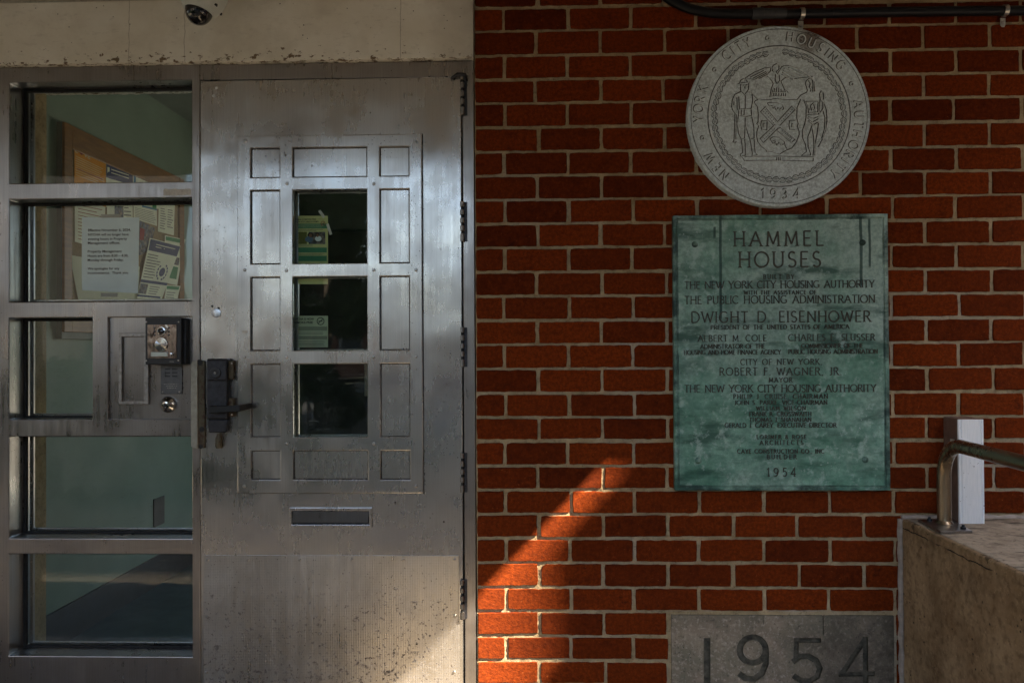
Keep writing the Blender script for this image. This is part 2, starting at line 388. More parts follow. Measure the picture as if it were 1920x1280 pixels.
M['galv'] = plain('galvanised_steel', (.80, .84, .87), .42, .55, .1, 30, .05)
def galv():
    k = N('galvanised_post'); x, y, z = k.xyz(); b = k.mix(k.rng(k.noise(1, 4, .6, sc=(240, 240, 18)), .3, .7), (.78, .83, .86), (.90, .93, .95))
    sp = k.math('MAXIMUM', k.rng(k.noise(90, 6, .7), .64, .70), k.math('MULTIPLY', k.rng(k.voro(60), .08, .13, 1, 0), k.rng(k.noise(14, 3), .5, .6)))
    b = k.mix(k.math('MULTIPLY', sp, .8), b, (.13, .13, .13))
    return k.set(base=b, rough=.38, metal=.2, normal=k.bump(k.noise(40, 3), .1, .002))
M['galv'] = galv()
M['rail'] = steel('handrail_steel', (.30, .235, .16), .2, .32, .3, .35, spots=False)
M['caulk'] = plain('old_caulk', (.30, .25, .21), .6, 0, .25, 50, .4)
M['pipe'] = plain('black_conduit', (.007, .0075, .009), .4, 0, .3, 50, .1, .25)
M['coupling'] = plain('dark_grey_tape', (.035, .035, .037), .5, 0, .3, 60, .3)
M['clip'] = plain('zinc_clip', (.48, .46, .41), .35, 1, .2, 90, .1)
M['housing'] = plain('camera_housing', (.62, .66, .62), .35, 0, .06, 20, .03)
def rusty(name, base):
    k = N(name); b = k.mix(k.rng(k.noise(14, 5, .6), .35, .65), tuple(q*.7 for q in base), base)
    r = k.rng(k.noise(75, 6, .72), .50, .60); b = k.mix(r, b, (.05, .018, .006)); b = k.mix(k.rng(k.noise(160, 5, .7), .58, .66), b, (.012, .008, .006))
    return k.set(base=b, rough=.6, metal=.3, normal=k.bump(r, -.5, .002))
M['rust'] = rusty('rusted_strip', (.10, .085, .05)); M['guard'] = plain('painted_guard', (.29, .28, .23), .5, .2, .2, 60, .2)
def glass_mat(name, tint, scratch=0.25, f0=.045, haze=0.0):
    k = N(name); t = k.t; out = t.nodes['Material Output']; t.nodes.remove(k.b)
    lw = k.n('LayerWeight'); lw.inputs[0].default_value = .5
    fr = k.math('ADD', f0, k.math('MULTIPLY', k.math('POWER', lw.outputs['Facing'], 5), 1-f0))
    tr = k.n('BsdfTransparent'); tr.inputs[0].default_value = (*tint, 1)
    gl = k.n('BsdfGlossy'); gl.inputs['Roughness'].default_value = .02
    k.put(gl.inputs['Normal'], k.bump(k.noise(4, 2, .4), .05, .03))
    m1 = k.n('MixShader'); k.put(m1.inputs[0], fr); t.links.new(tr.outputs[0], m1.inputs[1]); t.links.new(gl.outputs[0], m1.inputs[2])
    df = k.n('BsdfDiffuse'); df.inputs[0].default_value = (.55, .6, .58, 1)
    a = k.noise(1, 3, .5, sc=(26, 26, 330), rot=(0, R(52), 0)); b = k.noise(1, 3, .5, sc=(22, 22, 280), rot=(0, R(-28), 0), loc=(3, 3, 1))
    s1 = k.math('MAXIMUM', k.rng(a, .66, .72), k.rng(b, .67, .73)); msk = k.rng(k.noise(4.5, 4, .6, loc=(2, 8, 1)), .5, .62)
    f = k.math('ADD', k.math('MULTIPLY', k.math('MULTIPLY', s1, msk), scratch), k.math('ADD', haze, k.math('MULTIPLY', k.rng(k.noise(7, 4), .5, .8), .015)))
    m2 = k.n('MixShader'); k.put(m2.inputs[0], f); t.links.new(m1.outputs[0], m2.inputs[1]); t.links.new(df.outputs[0], m2.inputs[2])
    t.links.new(m2.outputs[0], out.inputs[0]); return k.m
M['glass'] = glass_mat('greenish_glass', (.94, .968, .955), .12, .035, .004)
M['doorglass'] = glass_mat('door_glass', (.88, .93, .915), .20, .035, .004)
def dome():
    k = N('smoked_dome'); return k.set(base=(.006, .005, .006), rough=.03, spec=.6, coat=.5)
M['dome'] = dome()
M['inwall'] = plain('pale_green_paint', (.20, .275, .215), .6, 0, .06, 6, .1)
M['inceil'] = plain('ceiling_paint', (.2, .23, .2), .8, 0, .06, 6, .1)
M['infloor'] = plain('blue_green_floor', (.045, .08, .085), .45, 0, .2, 14, .05)
M['base'] = plain('black_baseboard', (.012, .012, .012), .4, 0, .2, 20, .03)
M['indoor'] = plain('dark_interior_door', (.02, .022, .02), .5, 0, .2, 20, .03)
def wood():
    k = N('oak_frame'); b = k.mix(k.rng(k.noise(1, 5, .6, sc=(8, 8, 60)), .3, .7), (.17, .065, .006), (.28, .12, .015))
    return k.set(base=b, rough=.45)
M['wood'] = wood(); M['boardside'] = plain('grey_board_side', (.13, .16, .14), .6, 0, .1, 20, 0)
M['cork'] = plain('board_backing', (.30, .22, .12), .9, 0, .2, 120, .2)
def paper(name, c, r=.75): return plain(name, c, r, 0, .05, 18, .08)
M['white'] = paper('white_paper', (.80, .88, .92)); M['cream'] = paper('cream_paper', (.66, .68, .52)); M['pwhite'] = paper('board_paper', (.84, .86, .70))
M['orange'] = paper('orange_paper', (.75, .30, .01)); M['navy'] = paper('navy_print', (.03, .055, .16)); M['blue'] = paper('blue_print', (.03, .18, .36))
M['green'] = paper('green_print', (.04, .26, .10)); M['greyprint'] = paper('grey_print', (.20, .23, .17)); M['photo'] = N('photo_print')
k = M['photo']; k.set(base=k.mix(k.rng(k.noise(60, 4, .6), .4, .6), (.03, .03, .04), k.mix(k.rng(k.noise(45, 3, loc=(5, 2, 1)), .45, .55), (.25, .20, .16), (.10, .14, .22))), rough=.6); M['photo'] = k.m
M['redprint'] = paper('red_print', (.30, .02, .02)); M['yellow'] = paper('pale_yellow_paper', (.62, .64, .30)); M['olive'] = paper('grey_green_paper', (.42, .48, .34))
M['postgreen'] = paper('poster_green', (.05, .24, .13)); M['text'] = paper('print_grey', (.10, .10, .10)); M['rose'] = paper('rose_print', (.38, .19, .13)); M['palelt'] = paper('pale_print', (.7, .66, .45))

# ------------------------------------------------------------------ ground and surroundings behind the camera
g = MB(); g.face([(-150, -250, -.03), (150, -250, -.03), (150, 60, -.03), (-150, 60, -.03)])
def lawn():
    k = N('lawn'); return k.set(base=k.mix(k.rng(k.noise(.7, 6), .35, .65), (.026, .030, .016), (.045, .045, .028)), rough=.95)
M['lawn'] = lawn(); tag(g.build('ground', M['lawn']), kind='structure')
g = MB(); g.box(-7, 9, -3.9, .02, -.3, 0); tag(g.build('pavement', M['paving']), kind='structure')
g = MB(); g.box(-150, 150, -18, -13, -.3, -.026)
tag(g.build('road', plain('asphalt', (.05, .05, .05), .9, 0, .2, 40, .2)), kind='structure')
M['farbrick'] = plain('far_brick', (.20, .07, .04), .9, 0, .2, 20, 0); M['farglass'] = plain('far_window', (.03, .04, .05), .15, 0, .2, 2, 0); M['fartrim'] = plain('far_trim', (.55, .53, .48), .7, 0, .1, 5, 0)
M['darkbrick'] = plain('dark_far_brick', (.016, .014, .012), .9, 0, .2, 20, 0)  # blackened so the added blocks read as shaded in reflections
def house(name, label, x0, x1, y0, y1, h, face, floors, n, wm=None, oh=.12):
    t = thing(name, label, 'building', ((x0+x1)/2, (y0+y1)/2, 0))
    b = MB(); b.box(x0, x1, y0, y1, -.03, h); b.build('wall', wm or M['farbrick'], t)
    r = MB(); r.box(x0-oh, x1+oh, y0-oh, y1+oh, h, h+.22); r.build('roof', M['fartrim'], t)
    for fl in range(floors):
        for i in range(n):
            wb = MB(); gb = MB(); zz = h/floors*(fl+.34); hh = h/floors*.42
            if face == 'x':
                c = y0+(y1-y0)*(i+.5)/n; wb.box(x0-.06, x0, c-.5, c+.5, zz, zz+hh); gb.box(x0-.065, x0-.061, c-.42, c+.42, zz+.07, zz+hh-.07)
            else:
                c = x0+(x1-x0)*(i+.5)/n; wb.box(c-.6, c+.6, y1, y1+.06, zz, zz+hh); gb.box(c-.52, c+.52, y1+.061, y1+.065, zz+.07, zz+hh-.07)
            f = wb.build('window', M['fartrim'], t); gb.build('pane', M['farglass'], f)
    return t
house('unseen_building', 'unseen red brick wing added beside the stair to shape the sun streak', 6.2, 15, -2.985, .28, 6.955, 'x', 3, 2, None, .004)  # unseen, placed and sized to cut the sun into a streak
house('unseen_building', 'dark wing added at the left of the yard to darken sidelight reflections', -22, -6.7, -12.5, -5.0, 9.5, 'y', 3, 4, M['darkbrick'])  # unseen, placed and blackened for dark reflections in the sidelight
house('unseen_building', 'long low brick building across the road', -26, 16, -52, -42, 3.6, 'y', 1, 12)
house('unseen_building', 'low dark block added across from the plaque to hold back sky light', -1.3, 24, -34, -22, 6.5, 'y', 2, 7, M['darkbrick'])  # unseen, added to cut the sky light on the brick
house('unseen_building', 'broad dark block added to the right of the yard to shade it', 10, 20, -27, -8.9, 15.5, 'x', 5, 6, M['darkbrick'])  # unseen, added to keep sun off the yard
house('unseen_building', 'taller brick apartment block beyond the low building', 20, 44, -75, -60, 15, 'y', 5, 7)
# canopy over the entrance, with unseen pieces added to block sun
c = MB(); c.box(-4.5, 1.735, -2.7, .30, 2.50, 2.78)
c.box(1.7352, 2.15, -.735, -.0, 2.50, 2.72)  # ledge added out of view to end the sun streak
c.box(2.4, 5.2, -2.5, -.9, 2.52, 2.72); c.box(2.1502, 2.3998, -.735, -.5, 2.52, 2.70); c.box(2.4002, 2.6, -.8998, -.5, 2.53, 2.69)  # unseen slab and links added to keep sun off the stair wall
g = MB(); g.box(-6, 6, 4.62, 16, -.3, -.004); tag(g.build('bounce_slab', concrete_mat('bounce_paving', (.34, .325, .30), (.40, .38, .345), False)), kind='structure')  # pale slab added out of view to bounce sunlight into the hall
tag(c.build('canopy', M['soffit'], bevel=.008), 'painted concrete canopy slab above the steel entrance door, with unseen sun blocking pieces added', 'canopy')
# iron railing at the edge of the pavement
t = thing('railing', 'black iron picket railing along the pavement edge facing the door', 'railing', (0, -3.8, 0))
r = MB(); r.box(-6.5, 2.2, -3.82, -3.78, 1.02, 1.06); r.box(-6.5, 2.2, -3.82, -3.78, .14, .17); r.build('rail', M['black'], t)
for i in range(6):
    r = MB(); xx = -6.5+i*1.74; r.box(xx-.025, xx+.025, -3.825, -3.775, 0, 1.12); r.build('post', M['black'], t)
r = MB()
for i in range(68): r.box(-6.36+i*.125, -6.345+i*.125, -3.807, -3.793, .17, 1.02)
tag(r.build('pickets', M['black'], t))
def added_hedge(x0, x1, y0, y1, h, label):
    rr = random.Random(4); t = thing('added_hedge', label, 'added_hedge', ((x0+x1)/2, (y0+y1)/2, -.03)); b = MB()
    for i in range(9): x = x0+(x1-x0)*(i+.5)/9; b.tube([(x, (y0+y1)/2, -.03), (x+.04, (y0+y1)/2, h*.6)], [.025, .012], 6)
    b.build('stems', M['bark'], t); b = MB(); b.box(x0+.12, x1-.12, y0+.12, y1-.12, .05, h-.12)
    for _ in range(5200):
        f = rr.random(); x, y, z = rr.uniform(x0, x1), rr.uniform(y0, y1), rr.uniform(0, h)
        if f < .5: y = y1+rr.gauss(-.04, .05)
        elif f < .8: z = h+rr.gauss(-.03, .04)
        p = Vector((x, y, z)); u = Vector((rr.gauss(0, 1), rr.gauss(0, 1), rr.gauss(0, 1))).normalized()*.05; v = u.orthogonal().normalized()*.03
        b.face([p-u, p+v, p+u, p-v])
    b.build('foliage', M['leaf'], t)
# trees across the road
M['bark'] = plain('bark', (.07, .05, .035), .95, 0, .3, 20, .5); M['leaf'] = plain('leaves', (.04, .07, .02), .7, 0, .5, 3, 0)
def tree(x, y, h, rad, label, seed):
    rr = random.Random(seed); t = thing('tree', label, 'tree', (x, y, -.03), 'street trees across the road')
    b = MB(); b.tube([(x, y, -.03), (x+.05, y, h*.3), (x, y+.1, h*.55), (x+.1, y, h*.85)], [.19, .15, .11, .04], 8)
    for q in range(5):
        a = q*1.3; b.tube([(x, y, h*(.4+.06*q)), (x+math.cos(a)*rad*.7, y+math.sin(a)*rad*.7, h*(.6+.06*q))], [.07, .02], 6)
    b.build('trunk', M['bark'], t); l = MB()
    cl = [(x+rr.gauss(0, .45)*rad, y+rr.gauss(0, .45)*rad, h*.50+rr.gauss(0, .20)*h, rr.uniform(.3, .55)*rad) for _ in range(26)]
    for _ in range(3600):
        cx, cy, cz, cr = rr.choice(cl); d = Vector((rr.gauss(0, 1), rr.gauss(0, 1), rr.gauss(0, 1))).normalized()*cr*rr.uniform(.5, 1)
        p = Vector((cx, cy, cz))+d; u = Vector((rr.gauss(0, 1), rr.gauss(0, 1), rr.gauss(0, 1))).normalized()*.16; v = u.orthogonal().normalized()*.09
        l.face([p-u, p+v, p+u, p-v])
    l.build('crown', M['leaf'], t)
added_hedge(-6.9, -2.1, -5.0, -4.1, 1.15, 'clipped dark green shrubs added behind the railing to darken pane reflections')  # unseen, added to darken what the lower panes reflect
tree(-3.7, -11.2, 6.2, 1.0, 'slender leafy tree added at the left to darken door window reflections', 1)  # placed and shaped to block sky reflected in the door windows
tree(3.4, -12, 7.0, 2.4, 'broad leafy tree facing the round seal across the road', 2)

# ------------------------------------------------------------------ brick wall
JOINT0, PITCH = 2.3920, .07893
STONE = (X(1259, 1200), X(1676, 1200), 0.0, Z(1153, 1460))
def brick_wall(name, label, xa, xb, z0, z1, hole=None, seed=3):
    rr = random.Random(seed); b = MB(); t = .0102
    b.mi = 1   # mortar sheet, slightly rough, recessed behind the brick faces
    nx, nz = int((xb-xa)/.010), int((z1-z0)/.008); vs = []
    for j in range(nz+1):
        for i in range(nx+1):
            x = xa+(xb-xa)*i/nx; z = z0+(z1-z0)*j/nz
            vs.append((x, .0058+.0022*mnoise.noise(Vector((x*70, z*70, 3)))+.0024*mnoise.noise(Vector((x*11, z*11, 8))), z))
    fs = [(j*(nx+1)+i, j*(nx+1)+i+1, (j+1)*(nx+1)+i+1, (j+1)*(nx+1)+i) for j in range(nz) for i in range(nx)]
    if hole:
        fs = [f for f in fs if not (hole[0] < (vs[f[0]][0]+vs[f[1]][0])/2 < hole[1] and vs[f[0]][2] < hole[3]-.004)]
    b.raw(vs, fs); b.mi = 0
    def one(x0, x1, za, zb):
        if x1-x0 < .03: return
        b.col = min(1, max(0, rr.gauss(.5, .27))); per = []; ins = rr.uniform(.0008, .0022); dy = rr.gauss(0, .0011)
        pr = .0042; sk = rr.gauss(0, .0012); nxp = max(3, int((x1-x0)/.014)); nzp = 5
        cor = [rr.uniform(.0008, .0035) for _ in range(4)]
        if rr.random() < .06: cor[rr.randrange(4)] = rr.uniform(.004, .009)
        def rim(k, off):
            o = []
            j = lambda: rr.gauss(0, .00055) if k else 0
            for i in range(nxp+1): o.append([x0+(x1-x0)*i/nxp, za])
            for i in range(1, nzp): o.append([x1, za+(zb-za)*i/nzp])
            for i in range(nxp, -1, -1): o.append([x0+(x1-x0)*i/nxp, zb])
            for i in range(nzp-1, 0, -1): o.append([x0, za+(zb-za)*i/nzp])
            return o
        base = rim(0, 0); n = len(base); fr = []; bk = []
        for q, (x, z) in enumerate(base):
            x += mnoise.noise(Vector((x*55, z*55, 1)))*.0016+rr.gauss(0, .0004); z += mnoise.noise(Vector((x*45, z*45, 7)))*.0018+rr.gauss(0, .0004)+sk*(x-x0)/(x1-x0)
            for ci, (cx, cz) in enumerate(((x0, za), (x1, za), (x1, zb), (x0, zb))):
                d = math.hypot(x-cx, z-cz)
                if d < cor[ci]*1.6:
                    x += ((x0+x1)/2-cx)/abs((x0+x1)/2-cx)*(cor[ci]-d*.5)*.6; z += ((za+zb)/2-cz)/abs((za+zb)/2-cz)*(cor[ci]-d*.5)*.6
            bk.append((x, .014, z))
            mx, mz = (x0+x1)/2, (za+zb)/2
            fr.append((x+math.copysign(ins, mx-x) if abs(mx-x) > (x1-x0)*.47 else x, dy, z+math.copysign(ins, mz-z) if abs(mz-z) > (zb-za)*.42 else z))
        bb = [(p[0], dy+.0028, p[2]) for p in bk]
        b.raw(fr+bb+bk, [tuple(range(n))]+[(i, n+i, n+(i+1) % n, (i+1) % n) for i in range(n)]+[(n+i, 2*n+i, 2*n+(i+1) % n, n+(i+1) % n) for i in range(n)])
    k0 = int((JOINT0-z1)/PITCH)-1; k1 = int((JOINT0-z0)/PITCH)+1
    for k in range(k0, k1):
        zt = JOINT0-PITCH*k-t/2+rr.gauss(0, .0009); zb = JOINT0-PITCH*(k+1)+t/2+rr.gauss(0, .0009)
        if zt > z1: zt = z1-.004
        zb = max(zb, z0)
        if zt-zb < .02: continue
        off = -.0955 if k % 2 == 0 else .0125
        n0 = int((xa-off)/.2085)-2; xs = [off+.2085*i+rr.gauss(0, .0022) for i in range(n0, n0+int((xb-xa)/.2085)+6)]
        for p, q in zip(xs, xs[1:]):
            a_, b_ = max(p+.0056+rr.gauss(0, .0008), xa+.002), min(q-.0056+rr.gauss(0, .0008), xb-.002)
            if b_ <= a_: continue
            if hole and zb < hole[3]+.004 and zt > hole[3]-.06:
                za2 = zb
                if b_ > hole[0]-.008 and a_ < hole[1]+.008:
                    if a_ < hole[0]-.03: one(a_, hole[0]-.010, zb, zt)
                    if b_ > hole[1]+.03: one(hole[1]+.010, b_, zb, zt)
                    if zt > hole[3]+.03: one(max(a_, hole[0]-.008), min(b_, hole[1]+.008), hole[3]+.010, zt)
                    continue
            if hole and zt <= hole[3] and b_ > hole[0]-.01 and a_ < hole[1]+.01:
                if a_ < hole[0]-.03: one(a_, hole[0]-.010, zb, zt)
                if b_ > hole[1]+.03: one(hole[1]+.010, b_, zb, zt)
                continue
            one(a_, b_, zb, zt)
    b.mi = 1; b.box(xa, xb, .016, .29, z0, z1)
    return tag(b.build(name, [M['brick'], M['mortar']]), label, 'wall')
XJ = X(892, 640)           # where frame and brick meet
brick_wall('brick_wall', 'red brick wall with sand coloured mortar right of the steel door', XJ, 3.4, .0, 2.50, STONE)
brick_wall('brick_wall', 'red brick wall left of the glazed sidelight', -4.5, -1.80, .0, 2.50, None, 5)
# ------------------------------------------------------------------ lintel
b = MB(); x0, x1 = -1.80, XJ-.002; ztop = 2.428; zl = Z(131, 0)
n = 150; pts = []
for i in range(n+1):
    x = x0+(x1-x0)*i/n; zz = 2.222+(.0)*(x) + .0035*mnoise.noise(Vector((x*40, 1, 1)))+.003*mnoise.noise(Vector((x*9, 4, 1)))
    pts.append((x, zz))
b.prism(pts+[(x1, ztop), (x0, ztop)], -.020, .30)
o = b.build('lintel', M['lintel'], bevel=.003); tag(o, 'off white painted concrete lintel with flaking lower edge above the steel door', 'lintel')
b = MB(); b.box(x0, x1, -.008, .29, ztop+.0005, 2.4998); b.build('upper_band', M['soffit'], o)
b = MB(); b.face([(x0, -.0085, 2.2205), (x1, -.0085, 2.2205), (x1, .29, 2.2205), (x0, .29, 2.2205)])

# ------------------------------------------------------------------ sidelight (steel frame with five glass panes)
FY = .004; FB = .094; GY = .090
jl = X(15.5, 700); ml = X(359, 700); mr = X(374.5, 700); s1 = X(172, 690); s2 = X(201, 690); jr0 = X(869, 640); jr1 = XJ-.003
zz = [0.0, Z(1230.5, 190), Z(1039, 190), Z(1009.5, 190), Z(818, 190), Z(786.5, 190), Z(594.5, 190), Z(565, 190), Z(371.5, 190), Z(342, 190), Z(151.5, 190), 2.2215]
side = thing('sidelight', 'brushed steel sidelight frame with stacked glass panes left of the door', 'window', (-1.45, .05, 0))
b = MB(); xs = [-1.80, jl, s1, s2, ml, mr]
void = {(1, 1), (2, 1), (3, 1), (1, 3), (2, 3), (3, 3), (1, 5), (3, 5), (1, 7), (2, 7), (3, 7), (1, 9), (2, 9), (3, 9)}
lattice(b, xs, zz, void, FY, FB+.03)
b.build('frame', M['frame'], side, bevel=.0028)
panes = [(jl, ml, zz[9], zz[10]), (jl, ml, zz[7], zz[8]), (jl, s1, zz[5], zz[6]), (jl, ml, zz[3], zz[4]), (jl, ml, zz[1], zz[2])]
scr = MB(); scr.lathe([(.0001, -.0022), (.0022, -.002), (.0034, -.0008), (.0036, .001)], (0, 0, 0), 'y', 10)
def screw(parent, p, s=1.0, m=None, yo=0):
    if not hasattr(screw, 'me'): 
        o = scr.build('screw', M['screw']); screw.me = o.data; screw.first = o
    else:
        o = screw.first.copy(); COL.objects.link(o)
    o.parent = parent; o.location = p; o.scale = (s, s, s); o.rotation_euler = (0, rng.uniform(0, 3), 0)
    return o
for i, (a, c_, z0, z1) in enumerate(panes):
    b = MB(); e = .0006; b.box(a+e, c_-e, GY, GY+.006, z0+e, z1-e); g = b.build('pane', M['glass'], side)
    b = MB(); lattice(b, [a+.0004, a+.010, c_-.010, c_-.0004], [z0+.0004, z0+.007, z1-.009, z1-.0004], {(1, 1)}, GY-.012, GY-.0005)
    b.build('gasket', M['rubber'], side)
    b = MB(); lattice(b, [a+.0104, a+.024, c_-.004, c_-.0008], [z0+.0012, z0+.014, z1-.006, z1-.0008], {(1, 1)}, GY+.0065, GY+.016)
    st = b.build('glazing_stop', M['frame'], side, bevel=.0012)
    for q in range(3): screw(st, (a+.017, GY+.0062, z0+(z1-z0)*(.15+.35*q)), .8)
# wire of an etched mark is left to the glass material; recessed steel panel with the intercom
b = MB(); b.box(s2+.0006, ml-.0006, .016, .022, zz[5]+.0006, zz[6]-.0006); pan = b.build('recessed_panel', M['frame'], side)
def zb(py, px=280): return Z(py, px)
b = MB(); fx = [X(221, 690), X(227, 690), X(268.7, 690), X(277, 690)]; fz = [zb(758), zb(751.5), zb(631), zb(624)]
lattice(b, fx, fz, {(1, 1)}, .004, .0158); df = b.build('display_frame', M['dull_metal'], side, bevel=.0015)
for py in (628, 755): screw(df, (X(247.5, 690), .0035, zb(py)), .9)
# intercom
p = at_y(306, 640); ic = thing('intercom', 'black door intercom with chrome faceplate and round speaker on the steel panel', 'intercom', (p.x, 0, zb(684)))
b = MB(); b.box(X(272, 640, -.03), X(340, 640, -.03), -.030, .0158, zb(683.5), zb(596)); hs = b.build('housing', M['black'], ic, bevel=.003)
b = MB(); b.box(X(340.5), X(352), -.012, .0158, zb(683), zb(597)); b.build('side_hood', M['black'], ic, bevel=.002)
def iy(px, py, y=-.03): return at_y(px, py, y)
def crinkled():
    k = N('crinkled_chrome'); n1 = k.noise(1, 1, .4, sc=(38, 38, 16), dist=1.0)
    return k.set(base=(.24, .215, .205), rough=.12, metal=1.0, normal=k.bump(n1, .3, .004))
M['crinkle'] = crinkled()
a, c_ = iy(276.7, 672), iy(331.7, 608); b = MB(); b.box(a.x, c_.x, -.0325, -.0302, a.z, c_.z); fp = b.build('faceplate', M['crinkle'], ic, bevel=.0008)
q = iy(304, 621.3); b = MB(); b.lathe([(.0001, -.0385), (.0105, -.0385), (.0125, -.0372), (.0145, -.0372), (.0155, -.0326)], (q.x, 0, q.z), 'y', 24); b.build('camera_ring', M['chrome'], ic, smooth=True)
b = MB(); b.lathe([(.0001, -.0415), (.006, -.0408), (.0104, -.0386)], (q.x, 0, q.z), 'y', 20); b.build('camera_lens', M['dome'], ic, smooth=True)
for px in (290.5, 317):
    for py in (614.5, 621.5, 628):
        q = iy(px, py); b = MB(); b.lathe([(.0001, -.0345), (.0025, -.0342), (.0035, -.0326)], (q.x, 0, q.z), 'y', 12); b.build('infrared_light', M['dome'], ic, smooth=True)
q = iy(303.5, 645.3); b = MB(); prof = []
for r_ in range(9): prof.append((.0001+.0026*r_, -.0445+.0009*r_+(.0008 if r_ % 2 else 0)))
prof.append((.0238, -.0326)); b.lathe(prof, (q.x, 0, q.z), 'y', 28); b.build('speaker', M['chrome'], ic)
a, c_ = iy(284, 667.8), iy(315, 660.2); b = MB(); b.box(a.x, c_.x, -.0345, -.0326, a.z, c_.z); b.build('name_window', paper('name_card', (.55, .62, .58), .3), ic, bevel=.0006)
q = iy(322.3, 663.7); b = MB(); b.lathe([(.0001, -.040), (.0045, -.039), (.0062, -.0365), (.0068, -.0326)], (q.x, 0, q.z), 'y', 18); b.build('call_button', M['chrome'], ic, smooth=True)
for px, py in ((274.5, 603.5), (335, 603.5), (274.7, 676), (334.5, 675.5)): screw(hs, tuple(iy(px, py)+Vector((0, -.0005, 0))), .8)
a, c_ = iy(317.5, 679.6), iy(326.5, 676.6); b = MB(); font_mb(b, 'VIDEX', a.x, c_.x, a.z, c_.z-a.z, -.0304); b.build('lettering', M['dull_metal'], ic)
# old speaker plate and key switch below it
p = at_y(319, 712); sp = thing('speaker_plate', 'dark grey slotted speaker plate below the intercom', 'speaker', (p.x, .0158, zb(739)))
b = MB(); x0, x1 = X(298, 700), X(338.5, 700); sx = [x0, X(306.5, 700), X(316, 700), X(320, 700), X(329.5, 700), x1]
sz = [zb(739), zb(706.5), zb(704.5), zb(699.8), zb(697.8), zb(693), zb(691), zb(684.5)]
lattice(b, sx, sz, {(1, 1), (3, 1), (1, 3), (3, 3), (1, 5), (3, 5)}, .0118, .0148); pl = b.build('plate', plain('grey_plate', (.11, .11, .11), .5, .6, .15, 60, .1), sp, bevel=.0006)
b = MB(); b.box(x0+.001, x1-.001, .015, .0157, sz[0]+.001, sz[-1]-.001); b.build('backing', M['black'], sp)
for px in (302, 333.5): screw(pl, (X(px, 735), .0112, zb(735)), .9)
b = MB()
for i, (a, c_) in enumerate(((304, 331), (308, 329), (310, 327))):
    x = X(a); 
    while x < X(c_): 
        l = rng.uniform(.004, .010); b.box(x, min(x+l, X(c_)), .01165, .0117, zb(720.5+3.6*i)-.0011, zb(720.5+3.6*i)+.0011); x += l+.002
b.build('worn_print', M['dull_metal'], sp)
q = at_y(316, 758, .015); ks = thing('key_switch', 'round chrome key switch at the bottom of the intercom panel', 'key switch', (q.x, .0158, q.z))
b = MB(); b.lathe([(.0001, -.001), (.0055, -.001), (.0062, -.009), (.011, -.0085), (.013, -.003), (.0235, .004), (.027, .009), (.0275, .0155)], (q.x, 0, q.z), 'y', 32); b.build('escutcheon', M['chrome'], ks, smooth=True)
b = MB(); b.lathe([(.0001, -.0105), (.0052, -.0102), (.0054, -.0011)], (q.x, 0, q.z), 'y', 16); b.build('key_core', M['black'], ks)
# white sticker on the first rail
a, c_ = at_y(306.5, 367, FY), at_y(358, 354, FY); b = MB(); n = 14
pts = [(a.x+(c_.x-a.x)*i/n, a.z+rng.gauss(0, .0008)) for i in range(n+1)]+[(c_.x-(c_.x-a.x)*i/n, c_.z+rng.gauss(0, .0012)) for i in range(n+1)]
b.prism(pts, FY-.0006, FY+.0003); tag(b.build('sticker', M['sticker']), 'torn blank white sticker on the upper rail of the sidelight', 'sticker')

# ------------------------------------------------------------------ door frame and door
DY = .000; dl = X(376, 660); dr = X(866.5, 660); dt = Z(148.5, 620)
fr = thing('door_frame', 'grimy steel door jamb and head around the metal door', 'door frame', ((dl+dr)/2, .05, 0))
b = MB(); lattice(b, [mr+.0004, jr0, jr1], [0.0, dt+.0035, 2.2205], {(0, 0)}, FY, FB+.03); b.build('jamb', M['frame'], fr, bevel=.002)
b = MB(); b.box(jr0-.025, jr0-.0004, .06, .12, .0, dt+.003); b.box(mr+.0008, mr+.025, .06, .12, 0, dt+.003); b.build('rebate', M['rubber'], fr)
b = MB(); b.box(mr+.0008, jr0-.0008, .0, .12, .0004, .02); b.build('threshold', M['dull_metal'], fr)
door = thing('metal_door', 'dented brushed stainless steel door with three small windows and kick plate', 'door', ((dl+dr)/2, .02, .022))
gx = [X(v, 600) for v in (472.5, 527, 551.3, 690, 714, 769)]
gz = [Z(v, 620) for v in (898, 843.7, 818.5, 681.5, 656.7, 519, 494.5, 356.8, 333, 277.8)]
b = MB(); lattice(b, [dl, gx[2]-.004, gx[3]+.004, dr], [.022, gz[2]-.004, gz[3]+.004, gz[4]-.004, gz[5]+.004, gz[6]-.004, gz[7]+.004, dt], {(1, 1), (1, 3), (1, 5)}, DY, .045)
b.build('door_leaf', M['door'], door, bevel=.002)
px0, px1 = X(447, 590), X(793, 590); pz0, pz1 = Z(923.3, 620), Z(254.8, 620)
b = MB(); lattice(b, [px0-.0024, px0, px1, px1+.0024], [pz0-.0024, pz0, pz1, pz1+.0024], {(1, 1)}, DY-.0007, DY-.0001); b.build('shade_grime_gap', M['rubber'], door)  # dark strip painting the shadow line and grime round the plate
b = MB(); lattice(b, [px0]+gx+[px1], [pz0]+gz+[pz1], {(i, j) for i in (1, 3, 5) for j in (1, 3, 5, 7, 9)}, DY-.0120, DY-.0002)
gp = b.build('grille_plate', M['grille'], door, bevel=.0026)
for px, py in ((460, 265), (780, 267), (538, 344), (701, 345), (459, 506), (537, 507), (701, 506), (780, 506), (458, 669), (537, 669), (700, 669), (780, 668), (537, 831), (701, 831), (458, 911), (780, 911)):
    q = at_y(px, py, DY-.012); screw(gp, (q.x, DY-.0122, q.z), 1.6)
